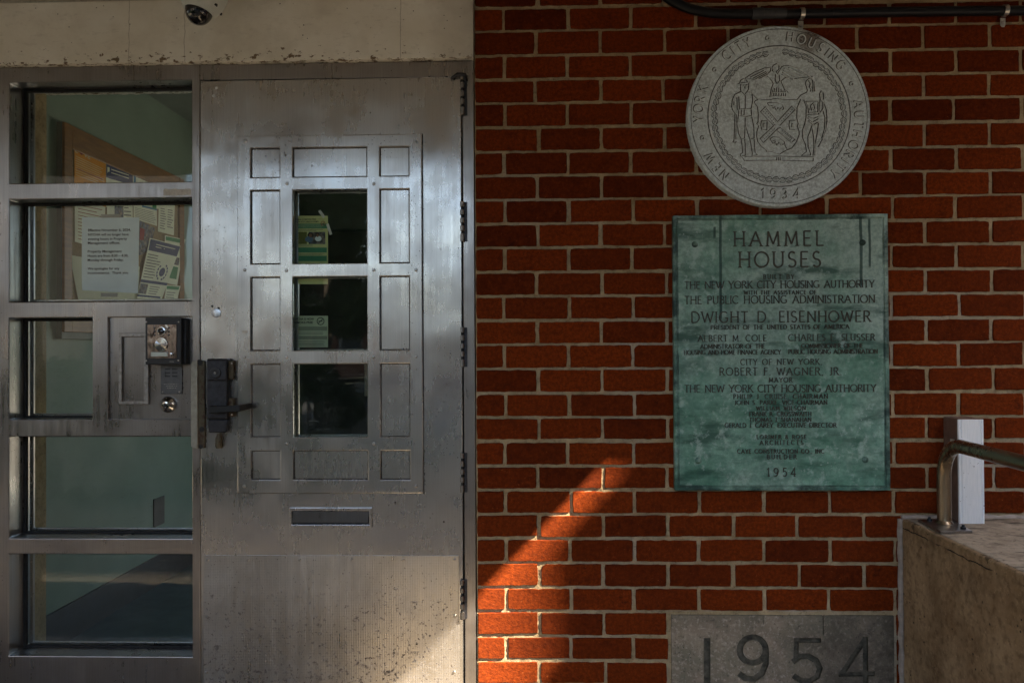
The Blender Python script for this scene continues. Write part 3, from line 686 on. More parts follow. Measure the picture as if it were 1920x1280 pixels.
# slightly inset infill panels behind the solid openings
for i in (1, 3, 5):
    for j in (1, 3, 5, 7, 9):
        if i == 3 and j in (3, 5, 7): continue
        b = MB(); b.box(gx[i-1]+.0005, gx[i]-.0005, DY-.0008, DY-.0003, gz[j-1]+.0005, gz[j]-.0005); b.build('shade_grime_gap', M['rubber'], door)  # dark sheet painting shade and grime into the panel gap
        b = MB(); b.box(gx[i-1]+.0026, gx[i]-.0026, DY-.0026, DY-.0009, gz[j-1]+.0026, gz[j]-.0026); b.build('infill_panel', M['grille'], door, bevel=.001)
for j in (3, 5, 7):
    b = MB(); b.box(gx[2]-.0035, gx[3]+.0035, .022, .028, gz[j-1]-.0035, gz[j]+.0035); b.build('window_pane', M['doorglass'], door)
    b = MB(); lattice(b, [gx[2]-.0036, gx[2]+.006, gx[3]-.002, gx[3]+.0036], [gz[j-1]-.0036, gz[j-1]+.004, gz[j]-.003, gz[j]+.0036], {(1, 1)}, .0285, .04)
    b.build('glazing_stop', M['frame'], door, bevel=.001)
# mail slot
b = MB(); a, c_ = at_y(544, 988), at_y(698, 951); lattice(b, [a.x, a.x+.007, c_.x-.009, c_.x], [a.z, a.z+.010, c_.z-.010, c_.z], {(1, 1)}, DY-.007, DY-.0002)
ms = b.build('mail_slot', M['door'], door, bevel=.0012)
b = MB(); b.raw([(a.x+.008, DY-.0035, a.z+.016), (c_.x-.0155, DY-.0035, a.z+.016), (c_.x-.011, DY-.0015, c_.z-.013), (a.x+.008, DY-.0015, c_.z-.013), (a.x+.008, DY-.0005, a.z+.016), (c_.x-.0155, DY-.0005, a.z+.016), (c_.x-.011, DY-.0004, c_.z-.013), (a.x+.008, DY-.0004, c_.z-.013)],
    [(0, 1, 2, 3), (7, 6, 5, 4), (0, 4, 5, 1), (1, 5, 6, 2), (2, 6, 7, 3), (3, 7, 4, 0)]); b.build('flap', steel('dark_flap_steel', (.16, .16, .165), .25, .4, .6, .5), ms, bevel=.0008)
b = MB(); b.box(a.x+.0072, c_.x-.0092, DY-.0004, DY-.0001, a.z+.0102, c_.z-.0102); b.build('slot_back', M['rubber'], ms)
# kick plate
a = at_y(382, 1041); kz = Z(1040.5, 620); kx1 = X(861, 1150)
b = MB(); b.box(a.x, kx1, DY-.0030, DY-.0002, .035, kz); kp = b.build('kick_plate', M['kick'], door, bevel=.0008)
for px, py in ((390, 1048.5), (465.5, 1048.5), (562.5, 1048.5), (660, 1048), (756, 1048), (853, 1048), (389, 1155), (853, 1153), (388, 1259), (852, 1258)):
    q = at_y(px, py); screw(kp, (q.x, DY-.0034, q.z), 1.45)
# hinges with five knuckles
def hinge(py0, py1):
    hb = MB(); x = X(867, (py0+py1)/2); z1_, z0_ = Z(py0, 867), Z(py1, 867)
    hb.box(x-.0035, x+.0155, .0005, .0035, z0_+.001, z1_-.001); h = hb.build('hinge', M['dark_metal'], door)
    n = 5; L = (z1_-z0_)
    for i in range(n):
        k_ = MB(); za = z1_-L*i/n-.0006; zb_ = z1_-L*(i+1)/n+(.008 if i < n-1 else 0)
        k_.lathe([(.0052, zb_), (.0072, zb_+.0012), (.0072, za-.0012), (.0052, za)], (x, -.0045, 0), 'z', 14); k_.build('knuckle', M['dull_metal'], h, smooth=True)
    k_ = MB(); k_.lathe([(.0045, z0_), (.0045, z1_)], (x, -.0045, 0), 'z', 10); k_.build('pin', M['rubber'], h)
for p0, p1 in ((140, 217), (378, 453), (613, 688), (848, 923), (1085, 1160)): hinge(p0, p1)
# bent closer arm at the top corner
b = MB(); q0, q1 = at_y(845, 149, -.008), at_y(872, 140, -.008)
b.tube([(q0.x, -.006, q0.z+.002), ((q0.x+q1.x)/2, -.012, q1.z), (q1.x, -.012, q1.z-.002), (q1.x+.001, -.008, q1.z-.02)], [.004, .0065, .0065, .004], 10); b.build('top_pivot', M['dark_metal'], door, smooth=True)
# latch guard strip
a, c_ = at_y(361.5, 839), at_y(374, 676); b = MB(); b.prism([(a.x, a.z+.008), (a.x+.006, a.z), (c_.x, a.z), (c_.x, c_.z), (a.x+.006, c_.z), (a.x, c_.z-.008)], -.016, -.004); lg = b.build('latch_guard', M['guard'], door, bevel=.002)
a, c_ = at_y(373.5, 839), at_y(386, 676); b = MB(); b.box(a.x, c_.x, -.010, -.0005, a.z, c_.z); b.build('rusted_strip', M['rust'], lg, bevel=.002)
for px, py, rr_ in ((381, 804, .009), (379, 836, .007), (377, 679, .010)):
    q = at_y(px, py); b = MB(); b.lathe([(.0001, -.0112), (rr_, -.0108), (rr_, -.009)], (q.x, 0, q.z), 'y', 14); b.build('bolt', M['rubber'], lg)
# lock box
def bx(px0_, py0_, px1_, py1_, y0_, y1_, m, nm, par, bev=.003):
    b = MB(); a, c_ = at_y(px0_, py1_, y0_), at_y(px1_, py0_, y0_); b.box(a.x, c_.x, y0_, y1_, a.z, c_.z); return b.build(nm, m, par, bevel=bev)
lk = bx(387, 672, 426, 786, -.034, -.0005, M['dark_metal'], 'lock_body', door, .005)
bx(387.5, 675, 425, 713.5, -.043, -.0342, M['dark_metal'], 'cylinder_block', lk, .004)
q = at_y(404, 699, -.043); b = MB(); b.lathe([(.0001, -.0465), (.0045, -.0465), (.005, -.0455), (.012, -.0475), (.0175, -.0465), (.019, -.0432)], (q.x, 0, q.z), 'y', 24); b.build('key_cylinder', M['black'], lk, smooth=True)
b = MB(); b.lathe([(.0001, -.0485), (.0035, -.0483), (.0042, -.0466)], (q.x, 0, q.z), 'y', 14); b.build('keyhole', M['dull_metal'], lk, smooth=True)
bx(426.5, 676, 437.5, 711, -.022, -.0004, M['rust'], 'mounting_ear', lk, .002); bx(426.5, 746, 437.5, 781, -.022, -.0004, M['rust'], 'mounting_ear', lk, .002)
for py in (681, 777): 
    q = at_y(434.5, py, -.022); screw(lk, (q.x, -.0225, q.z), .9)
b = MB(); q = [at_y(*p, -.03) for p in ((391, 811), (424, 811), (427, 786.5), (388, 786.5))]; b.prism([(p.x, p.z) for p in q], -.030, -.0005); b.build('lower_housing', M['dark_metal'], lk, bevel=.004)
b = MB(); q = at_y(410, 825, -.02); b.lathe([(.009, -.026), (.012, -.02), (.011, .005), (.006, .022)], (q.x, -.017, q.z), 'z', 14); b.build('thumb_stub', M['rust'], lk, smooth=True)
q = at_y(398, 767, -.055); b = MB(); b.lathe([(.0001, -.062), (.011, -.061), (.0125, -.056), (.0125, -.034)], (q.x, 0, q.z), 'y', 20); b.build('lever_hub', M['dark_metal'], lk, smooth=True)
b = MB(); pp = [at_y(393, 768, -.06), at_y(430, 766, -.06), at_y(450, 765, -.06), at_y(462, 762.5, -.05), at_y(474, 760, -.025)]
prev = None; vs = []
for i, p in enumerate(pp):
    hz = (.0145, .0135, .013, .0125, .0115)[i]; dep = (.010, .009, .009, .009, .009)[i]
    vs += [(p.x, p.y-dep/2, p.z-hz*.8), (p.x, p.y-dep/2, p.z+hz*.8), (p.x, p.y+dep/2, p.z+hz*.8), (p.x, p.y+dep/2, p.z-hz*.8)]
fs = [(0, 1, 2, 3), (16, 19, 18, 17)]+[(4*i+k_, 4*i+4+k_, 4*i+4+(k_+1) % 4, 4*i+(k_+1) % 4) for i in range(4) for k_ in range(4)]
b.raw(vs, fs)
def lever_mat():
    k = N('worn_lever'); n1 = k.rng(k.noise(60, 5, .6), .48, .55); return k.set(base=k.mix(n1, (.05, .05, .052), (.010, .010, .011)), rough=.3, metal=k.math('SUBTRACT', 1, n1))
b.build('lever_handle', lever_mat(), lk, bevel=.003)
# welded patches and dents on the leaf
M['weld'] = plain('ground_weld', (.62, .64, .66), .32, 1, .2, 160, .5)
for px, py, r_ in ((406, 165, .0055), (401, 180, .006), (405.5, 587, .016)):
    q = at_y(px, py); b = MB(); b.lathe([(.0001, -.0016), (r_*.55, -.0014), (r_*.9, -.0008), (r_, -.0002)], (q.x, DY, q.z), 'y', 18); b.build('weld_spot', M['weld'], door, smooth=True)
for px, py in ((398, 574), (410, 578)):
    q = at_y(px, py); b = MB(); b.lathe([(.0001, -.0008), (.003, -.0006), (.004, -.0002)], (q.x, DY, q.z), 'y', 10); b.build('plug', M['rubber'], door)
q = at_y(459, 622, -.012); b = MB(); b.box(q.x-.009, q.x+.009, -.0125, -.0121, q.z-.0045, q.z+.0045); b.build('small_label', M['sticker'], door)

# ------------------------------------------------------------------ paper taped inside the sidelight glass
NY = GY+.0075
def quadpt(cs, u, v):   # cs: bottom-left, bottom-right, top-right, top-left
    return (cs[0]*(1-u)+cs[1]*u)*(1-v)+(cs[3]*(1-u)+cs[2]*u)*v
def sheet(name, cs, m, label, cat, n=6, curl=None, group=None, nrm=Vector((0, -1, 0)), bars=(), th=.0004, wav=.0012, extra=None):
    """a thin sheet of paper with printed blocks; bars: (u0,v0,u1,v1,material)"""
    b = MB(); mats = [m]; sd = rng.random()*50
    def pt(u, v, h=0):
        p = quadpt(cs, u, v); d = wav*mnoise.noise(Vector((u*2.2+sd, v*2.2, sd)))
        if curl: d += curl(u, v)
        return p+nrm*(d+h)
    def patch(u0, v0, u1, v1, h, k=n, k2=n):
        vs = [pt(u0+(u1-u0)*i/k, v0+(v1-v0)*j/k2, h) for j in range(k2+1) for i in range(k+1)]
        b.raw(vs, [(j*(k+1)+i, j*(k+1)+i+1, (j+1)*(k+1)+i+1, (j+1)*(k+1)+i) for j in range(k2) for i in range(k)])
    patch(0, 0, 1, 1, 0, n, n)
    for e, br in enumerate(bars):
        u0, v0, u1, v1, mm = br
        if mm not in mats: mats.append(mm)
        b.mi = mats.index(mm); patch(u0, v0, u1, v1, th+.00006*(e % 5), max(2, n), 2)
    if extra: extra(b, pt, mats)
    o = b.build(name, mats, smooth=True); o.data.materials
    return tag(o, label, cat, group)
def lines(u0, u1, v0, v1, n, m, rag=.3, seed=1, fill=.42):
    rr = random.Random(seed); o = []
    for i in range(n):
        v = v1-(v1-v0)*(i+.5)/n; h = (v1-v0)/n*fill/2; o.append((u0, v-h, u0+(u1-u0)*(1-rr.random()*rag), v+h, m))
    return o
cs = [at_y(153, 544, NY), at_y(258.8, 550, NY), at_y(261.2, 407.8, NY), at_y(153.8, 407, NY)]
nt = sheet('notice', cs, M['white'], 'white paper notice with black office hours text taped inside the sidelight glass', 'notice', curl=lambda u, v: -.004*max(0, .2-v)*(1-u)*5)
TXT = [("Effective November 6, 2024,", 165.8, 245.6, 434), ("NYCHA will no longer have", 165.8, 241.6, 442.3), ("evening hours in Property", 165.6, 238.6, 450.4), ("Management offices.", 165.3, 226, 457.9),
       ("Property Management", 165, 228.7, 473.7), ("Hours are from 8:30 – 4:30,", 165, 240.9, 481.9), ("Monday through Friday.", 165, 232.3, 489.9), ("We apologize for any", 165, 224.4, 505.8), ("inconvenience.  Thank you.", 165, 242, 513.9)]
for s_, a, c_, py in TXT:
    b = MB(); p, q = at_y(a, py, NY), at_y(c_, py, NY); font_mb(b, s_, p.x, q.x, p.z, .0082, NY-.0019, bold=.015); b.build('lettering', M['ink'], nt)
for a, c_, p0, p1 in ((190, 227, 401.8, 408.5), (190, 221, 549, 556.5)):
    b = MB(); p, q = at_y(a, p1, NY), at_y(c_, p0, NY); b.box(p.x, q.x, NY-.0022, NY-.0018, p.z, q.z); b.build('tape', M['tape'], nt)

# ------------------------------------------------------------------ hall behind the glass
XW = -2.02
def wy(px, py): return at_x(px, py, XW)
FZ = .03
b = MB(); b.box(XW-.1, .6, .13, 4.6, FZ-.2, FZ); tag(b.build('floor', M['infloor']), kind='structure')
iw = thing('interior_wall', 'pale green plastered wall of the hall behind the sidelight', 'wall', (XW, 2, FZ))
b = MB(); b.box(XW-.12, XW, .125, 3.6, FZ, 2.75); b.build('plaster', M['inwall'], iw)
b = MB(); b.box(XW, XW+.012, .125, 3.4, FZ, FZ+.155); b.build('baseboard', M['base'], iw)
b = MB(); b.box(XW+.0005, -.75, 3.4, 3.6, FZ, 2.75); b.box(-.75, .6, 3.4, 3.6, 2.42, 2.75); b.box(.45, .6, .30, 3.4, FZ, 2.75)  # right side left open, an added opening for fill daylight
tag(b.build('interior_wall', M['inwall']), 'dim far wall of the hall with an opening added for fill daylight', 'wall')
b = MB(); b.box(XW+.0005, .6, .125, 3.6, 2.62, 2.75); b.box(XW+.001, .45, 2.3, 2.5, 2.42, 2.6195); tag(b.build('ceiling', M['inceil']), 'dim hall ceiling with a dropped beam', 'ceiling')
b = MB(); b.box(-1.8, XJ, .125, .145, 2.23, 2.62); tag(b.build('interior_wall', M['inwall']), 'plaster above the entrance seen from inside the hall', 'wall')
# inner door frame, with a dark leaf added so the door windows stay dark
ind = thing('interior_door', 'inner door frame at the back of the hall, dark leaf added to keep the steel door windows dark', 'door', (-1.5, 3.0, FZ))
b = MB(); b.box(-1.97, -1.90, 2.95, 3.05, FZ+.001, 2.61); b.box(-1.12, -1.05, 2.95, 3.05, FZ+.001, 2.61); b.box(-1.8999, -1.1201, 2.95, 3.05, 2.12, 2.61); b.build('frame', plain('inner_door_frame', (.06, .075, .065), .4, 0, .2, 20, .03), ind, bevel=.004)
b = MB(); b.box(-1.898, -1.122, 2.98, 3.02, FZ+.01, 2.118); lf = b.build('door_leaf', M['indoor'], ind, bevel=.004)  # dark leaf added to hide the lit wall behind
b = MB(); b.box(-1.19, -1.165, 2.94, 2.979, .95, 1.2); b.build('handle', M['chrome'], lf, bevel=.004)
# bulletin board hung on the green wall
BX = XW+.036
def by(px, py, x=BX): return at_x(px, py, x)
tl, tr_ = by(121, 228), by(346, 331); bl_ = by(121, 622)
y0, y1, zt, zbm = tl.y, tr_.y, tl.z, by(121, 622).z
bo = thing('bulletin_board', 'wood framed bulletin board crowded with flyers on the green wall', 'bulletin board', (XW, (y0+y1)/2, zbm))
b = MB(); b.box(XW+.0004, BX-.012, y0, y1, zbm-.03, zt); b.build('case', M['boardside'], bo, bevel=.003)
b = MB(); fw = .075; x0, x1 = BX-.0115, BX
b.box(x0, x1, y0, y0+fw*.8, zbm, zt); b.box(x0, x1, y1-fw*.8, y1, zbm, zt); b.box(x0, x1-.001, y0+fw*.8, y1-fw*.8, zt-fw*1.35, zt); b.box(x0, x1-.001, y0+fw*.8, y1-fw*.8, zbm, zbm+fw)
b.build('frame', M['wood'], bo, bevel=.003)
b = MB(); b.box(BX-.0118, BX-.009, y0+.05, y1-.05, zbm+.05, zt-.05); b.build('backing', M['cork'], bo)
PX = BX-.006; NX = Vector((1, 0, 0))
def bq(*p, x=PX): return [at_x(px, py, x) for px, py in p]
GRP = 'flyers pinned on the bulletin board'
def heart_love(b, pt, mats):
    mats += [M['palelt'], M['redprint']]
    def put(poly, mi, h=.0009): 
        b.mi = mi; b.face([pt(u, v, h) for u, v in poly])
    i0 = mats.index(M['palelt']); i1 = len(mats)-1
    put([(.02, .93), (.05, .93), (.05, .86), (.02, .86)], i0); put([(.02, .86), (.10, .86), (.10, .845), (.02, .845)], i0)
    put([(.20, .845), (.13, .885), (.135, .925), (.17, .93), (.20, .91), (.23, .93), (.265, .925), (.27, .885)], i1)
    put([(.28, .93), (.315, .93), (.35, .845), (.33, .845)], i0); put([(.385, .93), (.355, .93), (.33, .845), (.35, .845)], i0, .001)
    put([(.40, .93), (.42, .93), (.42, .845), (.40, .845)], i0)
    for v in (.93, .895, .86): put([(.42, v), (.48, v), (.48, v-.016), (.42, v-.016)], i0)
sheet('flyer', bq((139.4, 372), (198.5, 388), (198.5, 300), (139.4, 269)), M['orange'], 'orange flyer with a heart heading in the top left of the bulletin board', 'flyer', nrm=NX, group=GRP, extra=heart_love,
      bars=lines(.03, .95, .42, .80, 9, M['palelt'], .25, 3, .25)+[(.08, .55, .88, .565, M['redprint'])])
sheet('flyer', bq((198.9, 388), (248.6, 398), (248.6, 317), (198.9, 299)), M['pwhite'], 'flyer with a dark navy header next to the orange one', 'flyer', nrm=NX, group=GRP,
      bars=[(0, .62, 1, .95, M['navy']), (.04, .72, .12, .85, M['pwhite'])]+lines(.18, .92, .72, .86, 2, M['pwhite'], .1, 2, .3)+lines(.08, .9, .1, .52, 6, M['text'], .3, 4, .3))
sheet('flyer', bq((249.4, 386), (300, 392), (300, 345), (249.4, 319)), M['pwhite'], 'white flyer with two blue curved shapes under the top of the wooden frame', 'flyer', nrm=NX, group=GRP,
      bars=[(.02, .3, .10, .86, M['blue']), (.34, .25, .78, .62, M['blue'])])
rose = lines(.1, .95, .05, .80, 11, M['rose'], .3, 8, .22)
sheet('flyer', bq((140, 453), (196, 470), (198, 372), (140, 362)), M['pwhite'], 'white letter with rows of pink print behind the notice', 'flyer', nrm=NX, group=GRP, bars=rose+[(.6, .86, .95, .95, M['orange'])])
sheet('flyer', bq((200.5, 425), (249, 430), (249, 376), (200.5, 374)), M['pwhite'], 'white flyer with a small dark photo just above the notice', 'flyer', nrm=NX, group=GRP, bars=[(.28, .2, .62, .78, M['photo'])]+lines(.64, .95, .15, .8, 5, M['text'], .1, 1, .25))
sheet('flyer', bq((250.5, 410), (294.5, 424), (294, 385), (250.5, 376)), M['pwhite'], 'flyer with a green block and blue stripe at its top edge', 'flyer', nrm=NX, group=GRP, bars=[(.35, .75, 1, .84, M['blue']), (.8, .80, .98, 1, M['green'])]+lines(.06, .95, .05, .66, 7, M['text'], .15, 6, .25))
sheet('flyer', bq((296, 434), (326, 441.5), (328, 385), (298, 380)), M['pwhite'], 'narrow two column flyer beside the right post of the board', 'flyer', nrm=NX, group=GRP, bars=lines(.1, .48, .1, .85, 9, M['text'], .4, 6, .3)+lines(.55, .92, .2, .85, 8, M['text'], .4, 9, .3))
sheet('flyer', bq((258, 480), (282, 470), (291, 428), (262, 413), x=PX+.003), M['photo'], 'dark photo flyer with a red patch right of the notice', 'flyer', nrm=NX, group=GRP, bars=[(.05, .45, .35, .8, M['redprint'])])
sheet('flyer', bq((309, 530), (332, 535), (347.5, 449), (309, 441), x=PX+.005), M['pwhite'], 'white leaflet with a green header and green box, partly behind the navy one', 'flyer', nrm=NX, group=GRP,
      bars=[(.05, .90, .93, .98, M['green']), (.35, .12, .85, .38, M['green']), (.5, .42, .85, .58, M['photo'])])
def globe(b, pt, mats):
    i = mats.index(M['navy']); b.mi = i
    b.face([pt(.66+.10*math.cos(a), .49+.075*math.sin(a), .0012) for a in [2*math.pi*q/16 for q in range(16)]])
    for q in range(14):
        if q in (3, 4, 10): continue
        a0, a1 = 2*math.pi*q/14, 2*math.pi*(q+.72)/14
        b.face([pt(.66+r_*math.cos(a)*1.0, .49+r_*.75*math.sin(a), .0012) for r_, a in ((.155, a0), (.195, a0), (.195, a1), (.155, a1))])
sheet('flyer', bq((256, 562), (301, 566), (339, 461), (281, 446), x=PX+.009), M['pwhite'], 'tilted white leaflet with navy header and round globe emblem right of the notice', 'flyer', nrm=NX, group=GRP, n=8, wav=.004, extra=globe,
      bars=[(.03, .80, .99, .985, M['navy']), (.0, .28, 1, .325, M['navy']), (.0, .055, .92, .085, M['navy']), (.02, .1, .30, .26, M['photo'])]+lines(.22, .9, .86, .94, 2, M['pwhite'], .2, 7, .3)+lines(.05, .5, .35, .76, 9, M['text'], .3, 2, .3)+lines(.38, .85, .1, .25, 4, M['text'], .3, 5, .3))
sheet('flyer', bq((306, 572), (330, 574), (338.5, 536), (312, 534), x=PX+.007), M['pwhite'], 'small sheet with a green header in the lower right of the board', 'flyer', nrm=NX, group=GRP, bars=[(.05, .8, .92, .95, M['green'])]+lines(.1, .8, .1, .7, 5, M['text'], .4, 3, .25))
sheet('flyer', bq((152, 585), (262, 592), (262, 500), (131, 478), x=PX+.004), M['cream'], 'large blank cream sheet hanging behind the lower part of the notice', 'flyer', nrm=NX, group=GRP, n=8, wav=.006)
# dark socket plate low on the wall
q = wy(297, 958); b = MB(); b.box(XW+.0004, XW+.006, q.y-.06, q.y+.06, q.z-.075, q.z+.075); tag(b.build('outlet_plate', M['indoor'], bevel=.002), 'small dark plate low on the green hall wall', 'outlet')

# posters behind the door windows
PY = .030
def pbars(l): return l
def ring(mat, u, v, ru, rv, slash=True):
    def f(b, pt, mats):
        if mat not in mats: mats.append(mat)
        b.mi = mats.index(mat)
        for q in range(16):
            a0, a1 = 2*math.pi*q/16, 2*math.pi*(q+1)/16
            b.face([pt(u+k_*ru*math.cos(a), v+k_*rv*math.sin(a), .0010) for k_, a in ((.8, a0), (1, a0), (1, a1), (.8, a1))])
        b.face([pt(u+s_*ru, v+t_*rv, .0012) for s_, t_ in ((-.62, -.50), (-.50, -.62), (.62, .50), (.50, .62))])
        b.face([pt(u+s_*ru, v+t_*rv, .0011) for s_, t_ in ((-.6, .05), (-.6, -.15), (.5, -.05), (.5, .15))])
    return f
M['skin'] = paper('poster_photo_warm', (.20, .10, .06)); M['denim'] = paper('poster_photo_blue', (.10, .17, .28)); M['hair'] = paper('poster_photo_dark', (.02, .015, .012)); M['foliage'] = paper('poster_photo_green', (.14, .15, .03))
def people(b, pt, mats):
    ring(M['redprint'], .87, .887, .065, .035)(b, pt, mats)
    for m_ in ('skin', 'denim', 'hair', 'white'):
        if M[m_] not in mats: mats.append(M[m_])
    def el(u, v, ru, rv, m_, h=.0012): b.mi = mats.index(M[m_]); b.face([pt(u+ru*math.cos(a), v+rv*math.sin(a), h) for a in [2*math.pi*q/14 for q in range(14)]])
    el(.53, .715, .085, .04, 'hair'); el(.53, .71, .045, .028, 'skin', .0014); el(.49, .655, .11, .045, 'denim', .0013)
    el(.72, .72, .05, .035, 'hair'); el(.72, .712, .035, .024, 'skin', .0014); el(.74, .665, .09, .04, 'white', .0013)
cs = [at_y(546, 532.5, PY), at_y(614.8, 532.5, PY), at_y(614.8, 404.8, PY), at_y(546, 404.8, PY)]
pb = [(.03, .82, .985, .895-.005, M['postgreen'])] if 0 else [(0, .819, .985, .892-.0, M['postgreen'])]
pb = [(0, .815, .985, .885, M['postgreen']), (0, .585, .43, .765, M['foliage']), (.48, .585, .93, .765, M['photo']), (0, .462, .97, .535, M['postgreen']), (0, .335, .97, .415, M['postgreen'])]
pb += lines(.05, .9, .775, .808, 2, M['text'], .3, 1, .35)+lines(.05, .8, .545, .58, 2, M['text'], .3, 2, .3)+lines(.05, .95, .42, .455, 2, M['text'], .2, 3, .3)+lines(.05, .9, .825, .875, 3, M['palelt'], .2, 4, .2)
po = sheet('poster', cs, M['yellow'], 'pale yellow and green smoke free poster behind the top door window', 'poster', bars=pb, extra=people, wav=.001)
for s_, a, c_, py in (("NYCHA IS SMOKE-FREE", 552, 593, 413), ("NYCHA ESTÁ LIBRE DE HUMO", 551, 598, 417.6)):
    b = MB(); p, q = at_y(a, py, PY), at_y(c_, py, PY); font_mb(b, s_, p.x, q.x, p.z, .0046, PY-.0018, bold=.02); b.build('lettering', M['ink'], po)
b = MB()
for p_, q_ in (((599, 395), (608, 408)), ((614, 420), (621, 440))):
    u, v = at_y(*p_, PY), at_y(*q_, PY); b.stroke([(u.x, u.z), (v.x, v.z)], .009, PY-.0021, PY-.0018)
b.build('tape', M['lighttape'], po)
cs = [at_y(546, 651, PY), at_y(615, 651, PY), at_y(615, 592, PY), at_y(546, 592, PY)]
pb = [(0, .53, .98, .66, M['greyprint']), (0, .25, .98, .36, M['greyprint'])]+lines(.05, .95, .40, .50, 2, M['text'], .1, 2, .3)+lines(.05, .92, .04, .22, 4, M['text'], .1, 4, .28)
po = sheet('poster', cs, M['olive'], 'grey green smoke free sheet behind the middle door window', 'poster', bars=pb, extra=ring(M['ink'], .80, .83, .105, .125), wav=.001)
for s_, a, c_, py in (("NYCHA IS NOW", 551.5, 589, 600), ("SMOKE-FREE", 554, 587, 606.5)):
    b = MB(); p, q = at_y(a, py, PY), at_y(c_, py, PY); font_mb(b, s_, p.x, q.x, p.z, .0072, PY-.0018, bold=.03); b.build('lettering', M['ink'], po)

# ------------------------------------------------------------------ stroke alphabet for cast and cut lettering
def arc(cx, cy, rx, ry, a0, a1, n=9): return [(cx+rx*math.cos(R(a0+(a1-a0)*i/n)), cy+ry*math.sin(R(a0+(a1-a0)*i/n))) for i in range(n+1)]
G = {
 'A': (.78, [[(.0, 0), (.39, 1)], [(.39, 1), (.78, 0)], [(.16, .36), (.62, .36)]]), 'B': (.56, [[(.06, 0), (.06, 1)], [(.06, 1)]+arc(.28, .76, .22, .24, 90, -90)+[(.06, .52)], [(.06, .52)]+arc(.30, .26, .26, .26, 90, -90)+[(.06, 0)]]),
 'C': (.74, [arc(.42, .5, .42, .5, 48, 312, 14)]), 'D': (.74, [[(.06, 0), (.06, 1)], [(.06, 1)]+arc(.26, .5, .48, .5, 90, -90, 12)+[(.06, 0)]]),
 'E': (.52, [[(.06, 0), (.06, 1)], [(.06, 1), (.50, .995)], [(.06, .52), (.44, .52)], [(.06, 0), (.52, .005)]]), 'F': (.5, [[(.06, 0), (.06, 1)], [(.06, 1), (.50, .995)], [(.06, .52), (.42, .52)]]),
 'G': (.8, [arc(.42, .5, .42, .5, 48, 318, 14)+[(.74, .42)], [(.52, .42), (.80, .42)]]), 'H': (.74, [[(.06, 0), (.06, 1)], [(.68, 0), (.68, 1)], [(.06, .52), (.68, .52)]]),
 'I': (.12, [[(.06, 0), (.06, 1)]]), 'J': (.34, [[(.28, 1), (.28, .2)]+arc(.12, .18, .16, .2, 0, -110, 6)]), 'K': (.66, [[(.06, 0), (.06, 1)], [(.06, .42), (.58, 1)], [(.22, .58), (.66, 0)]]),
 'L': (.5, [[(.06, 0), (.06, 1)], [(.06, 0), (.50, .005)]]), 'M': (.90, [[(.06, 0), (.12, 1)], [(.12, 1), (.45, .12)], [(.45, .12), (.78, 1)], [(.78, 1), (.84, 0)]]), 'N': (.78, [[(.06, 0), (.06, 1)], [(.06, 1), (.72, .01)], [(.72, .01), (.72, 1)]]),
 'O': (.9, [arc(.45, .5, .45, .5, 0, 360, 20)]), 'P': (.55, [[(.06, 0), (.06, 1)], [(.06, 1)]+arc(.29, .74, .24, .26, 90, -90)+[(.06, .48)]]), 'R': (.64, [[(.06, 0), (.06, 1)], [(.06, 1)]+arc(.29, .75, .24, .25, 90, -90)+[(.06, .5)], [(.28, .5), (.64, 0)]]),
 'S': (.5, [arc(.26, .75, .22, .25, 40, 260, 9)+arc(.25, .25, .24, .25, 90, -150, 10)]), 'T': (.62, [[(.31, 0), (.31, 1)], [(.0, .995), (.62, .995)]]), 'U': (.70, [[(.06, 1), (.06, .3)]+arc(.35, .3, .29, .3, 180, 360, 9)+[(.64, 1)]]),
 'V': (.72, [[(0, 1), (.36, 0)], [(.36, 0), (.72, 1)]]), 'W': (1.05, [[(0, 1), (.28, 0)], [(.28, 0), (.52, .9)], [(.52, .9), (.78, 0)], [(.78, 0), (1.05, 1)]]), 'X': (.68, [[(0, 0), (.68, 1)], [(0, 1), (.68, 0)]]), 'Y': (.66, [[(0, 1), (.33, .48)], [(.66, 1), (.33, .48)], [(.33, .48), (.33, 0)]]),
 '&': (.66, [[(.64, 0), (.16, .72)]+arc(.29, .80, .15, .18, 200, -20, 7)+[(.12, .36)]+arc(.26, .22, .22, .22, 150, 330, 7)+[(.62, .45)]]), '.': (.12, [[(.02, .04), (.11, .04)]]), ',': (.12, [[(.08, .06), (.03, -.12)]]), '-': (.3, [[(.02, .42), (.28, .42)]]),
 '1': (.3, [[(.02, .82), (.2, .99), (.2, 0)]]), '9': (.56, [arc(.28, .68, .25, .31, 0, 360, 16), [(.53, .66), (.50, .36), (.36, .08), (.12, .0)]]), '3': (.5, [arc(.23, .76, .22, .24, 140, -80, 9)+arc(.24, .27, .25, .27, 80, -145, 10)]), '5': (.5, [[(.46, .98), (.12, .98), (.08, .56)]+arc(.23, .32, .25, .31, 115, -140, 11)]), '4': (.58, [[(.42, 0), (.42, 1), (.0, .28), (.58, .28)]]),
}
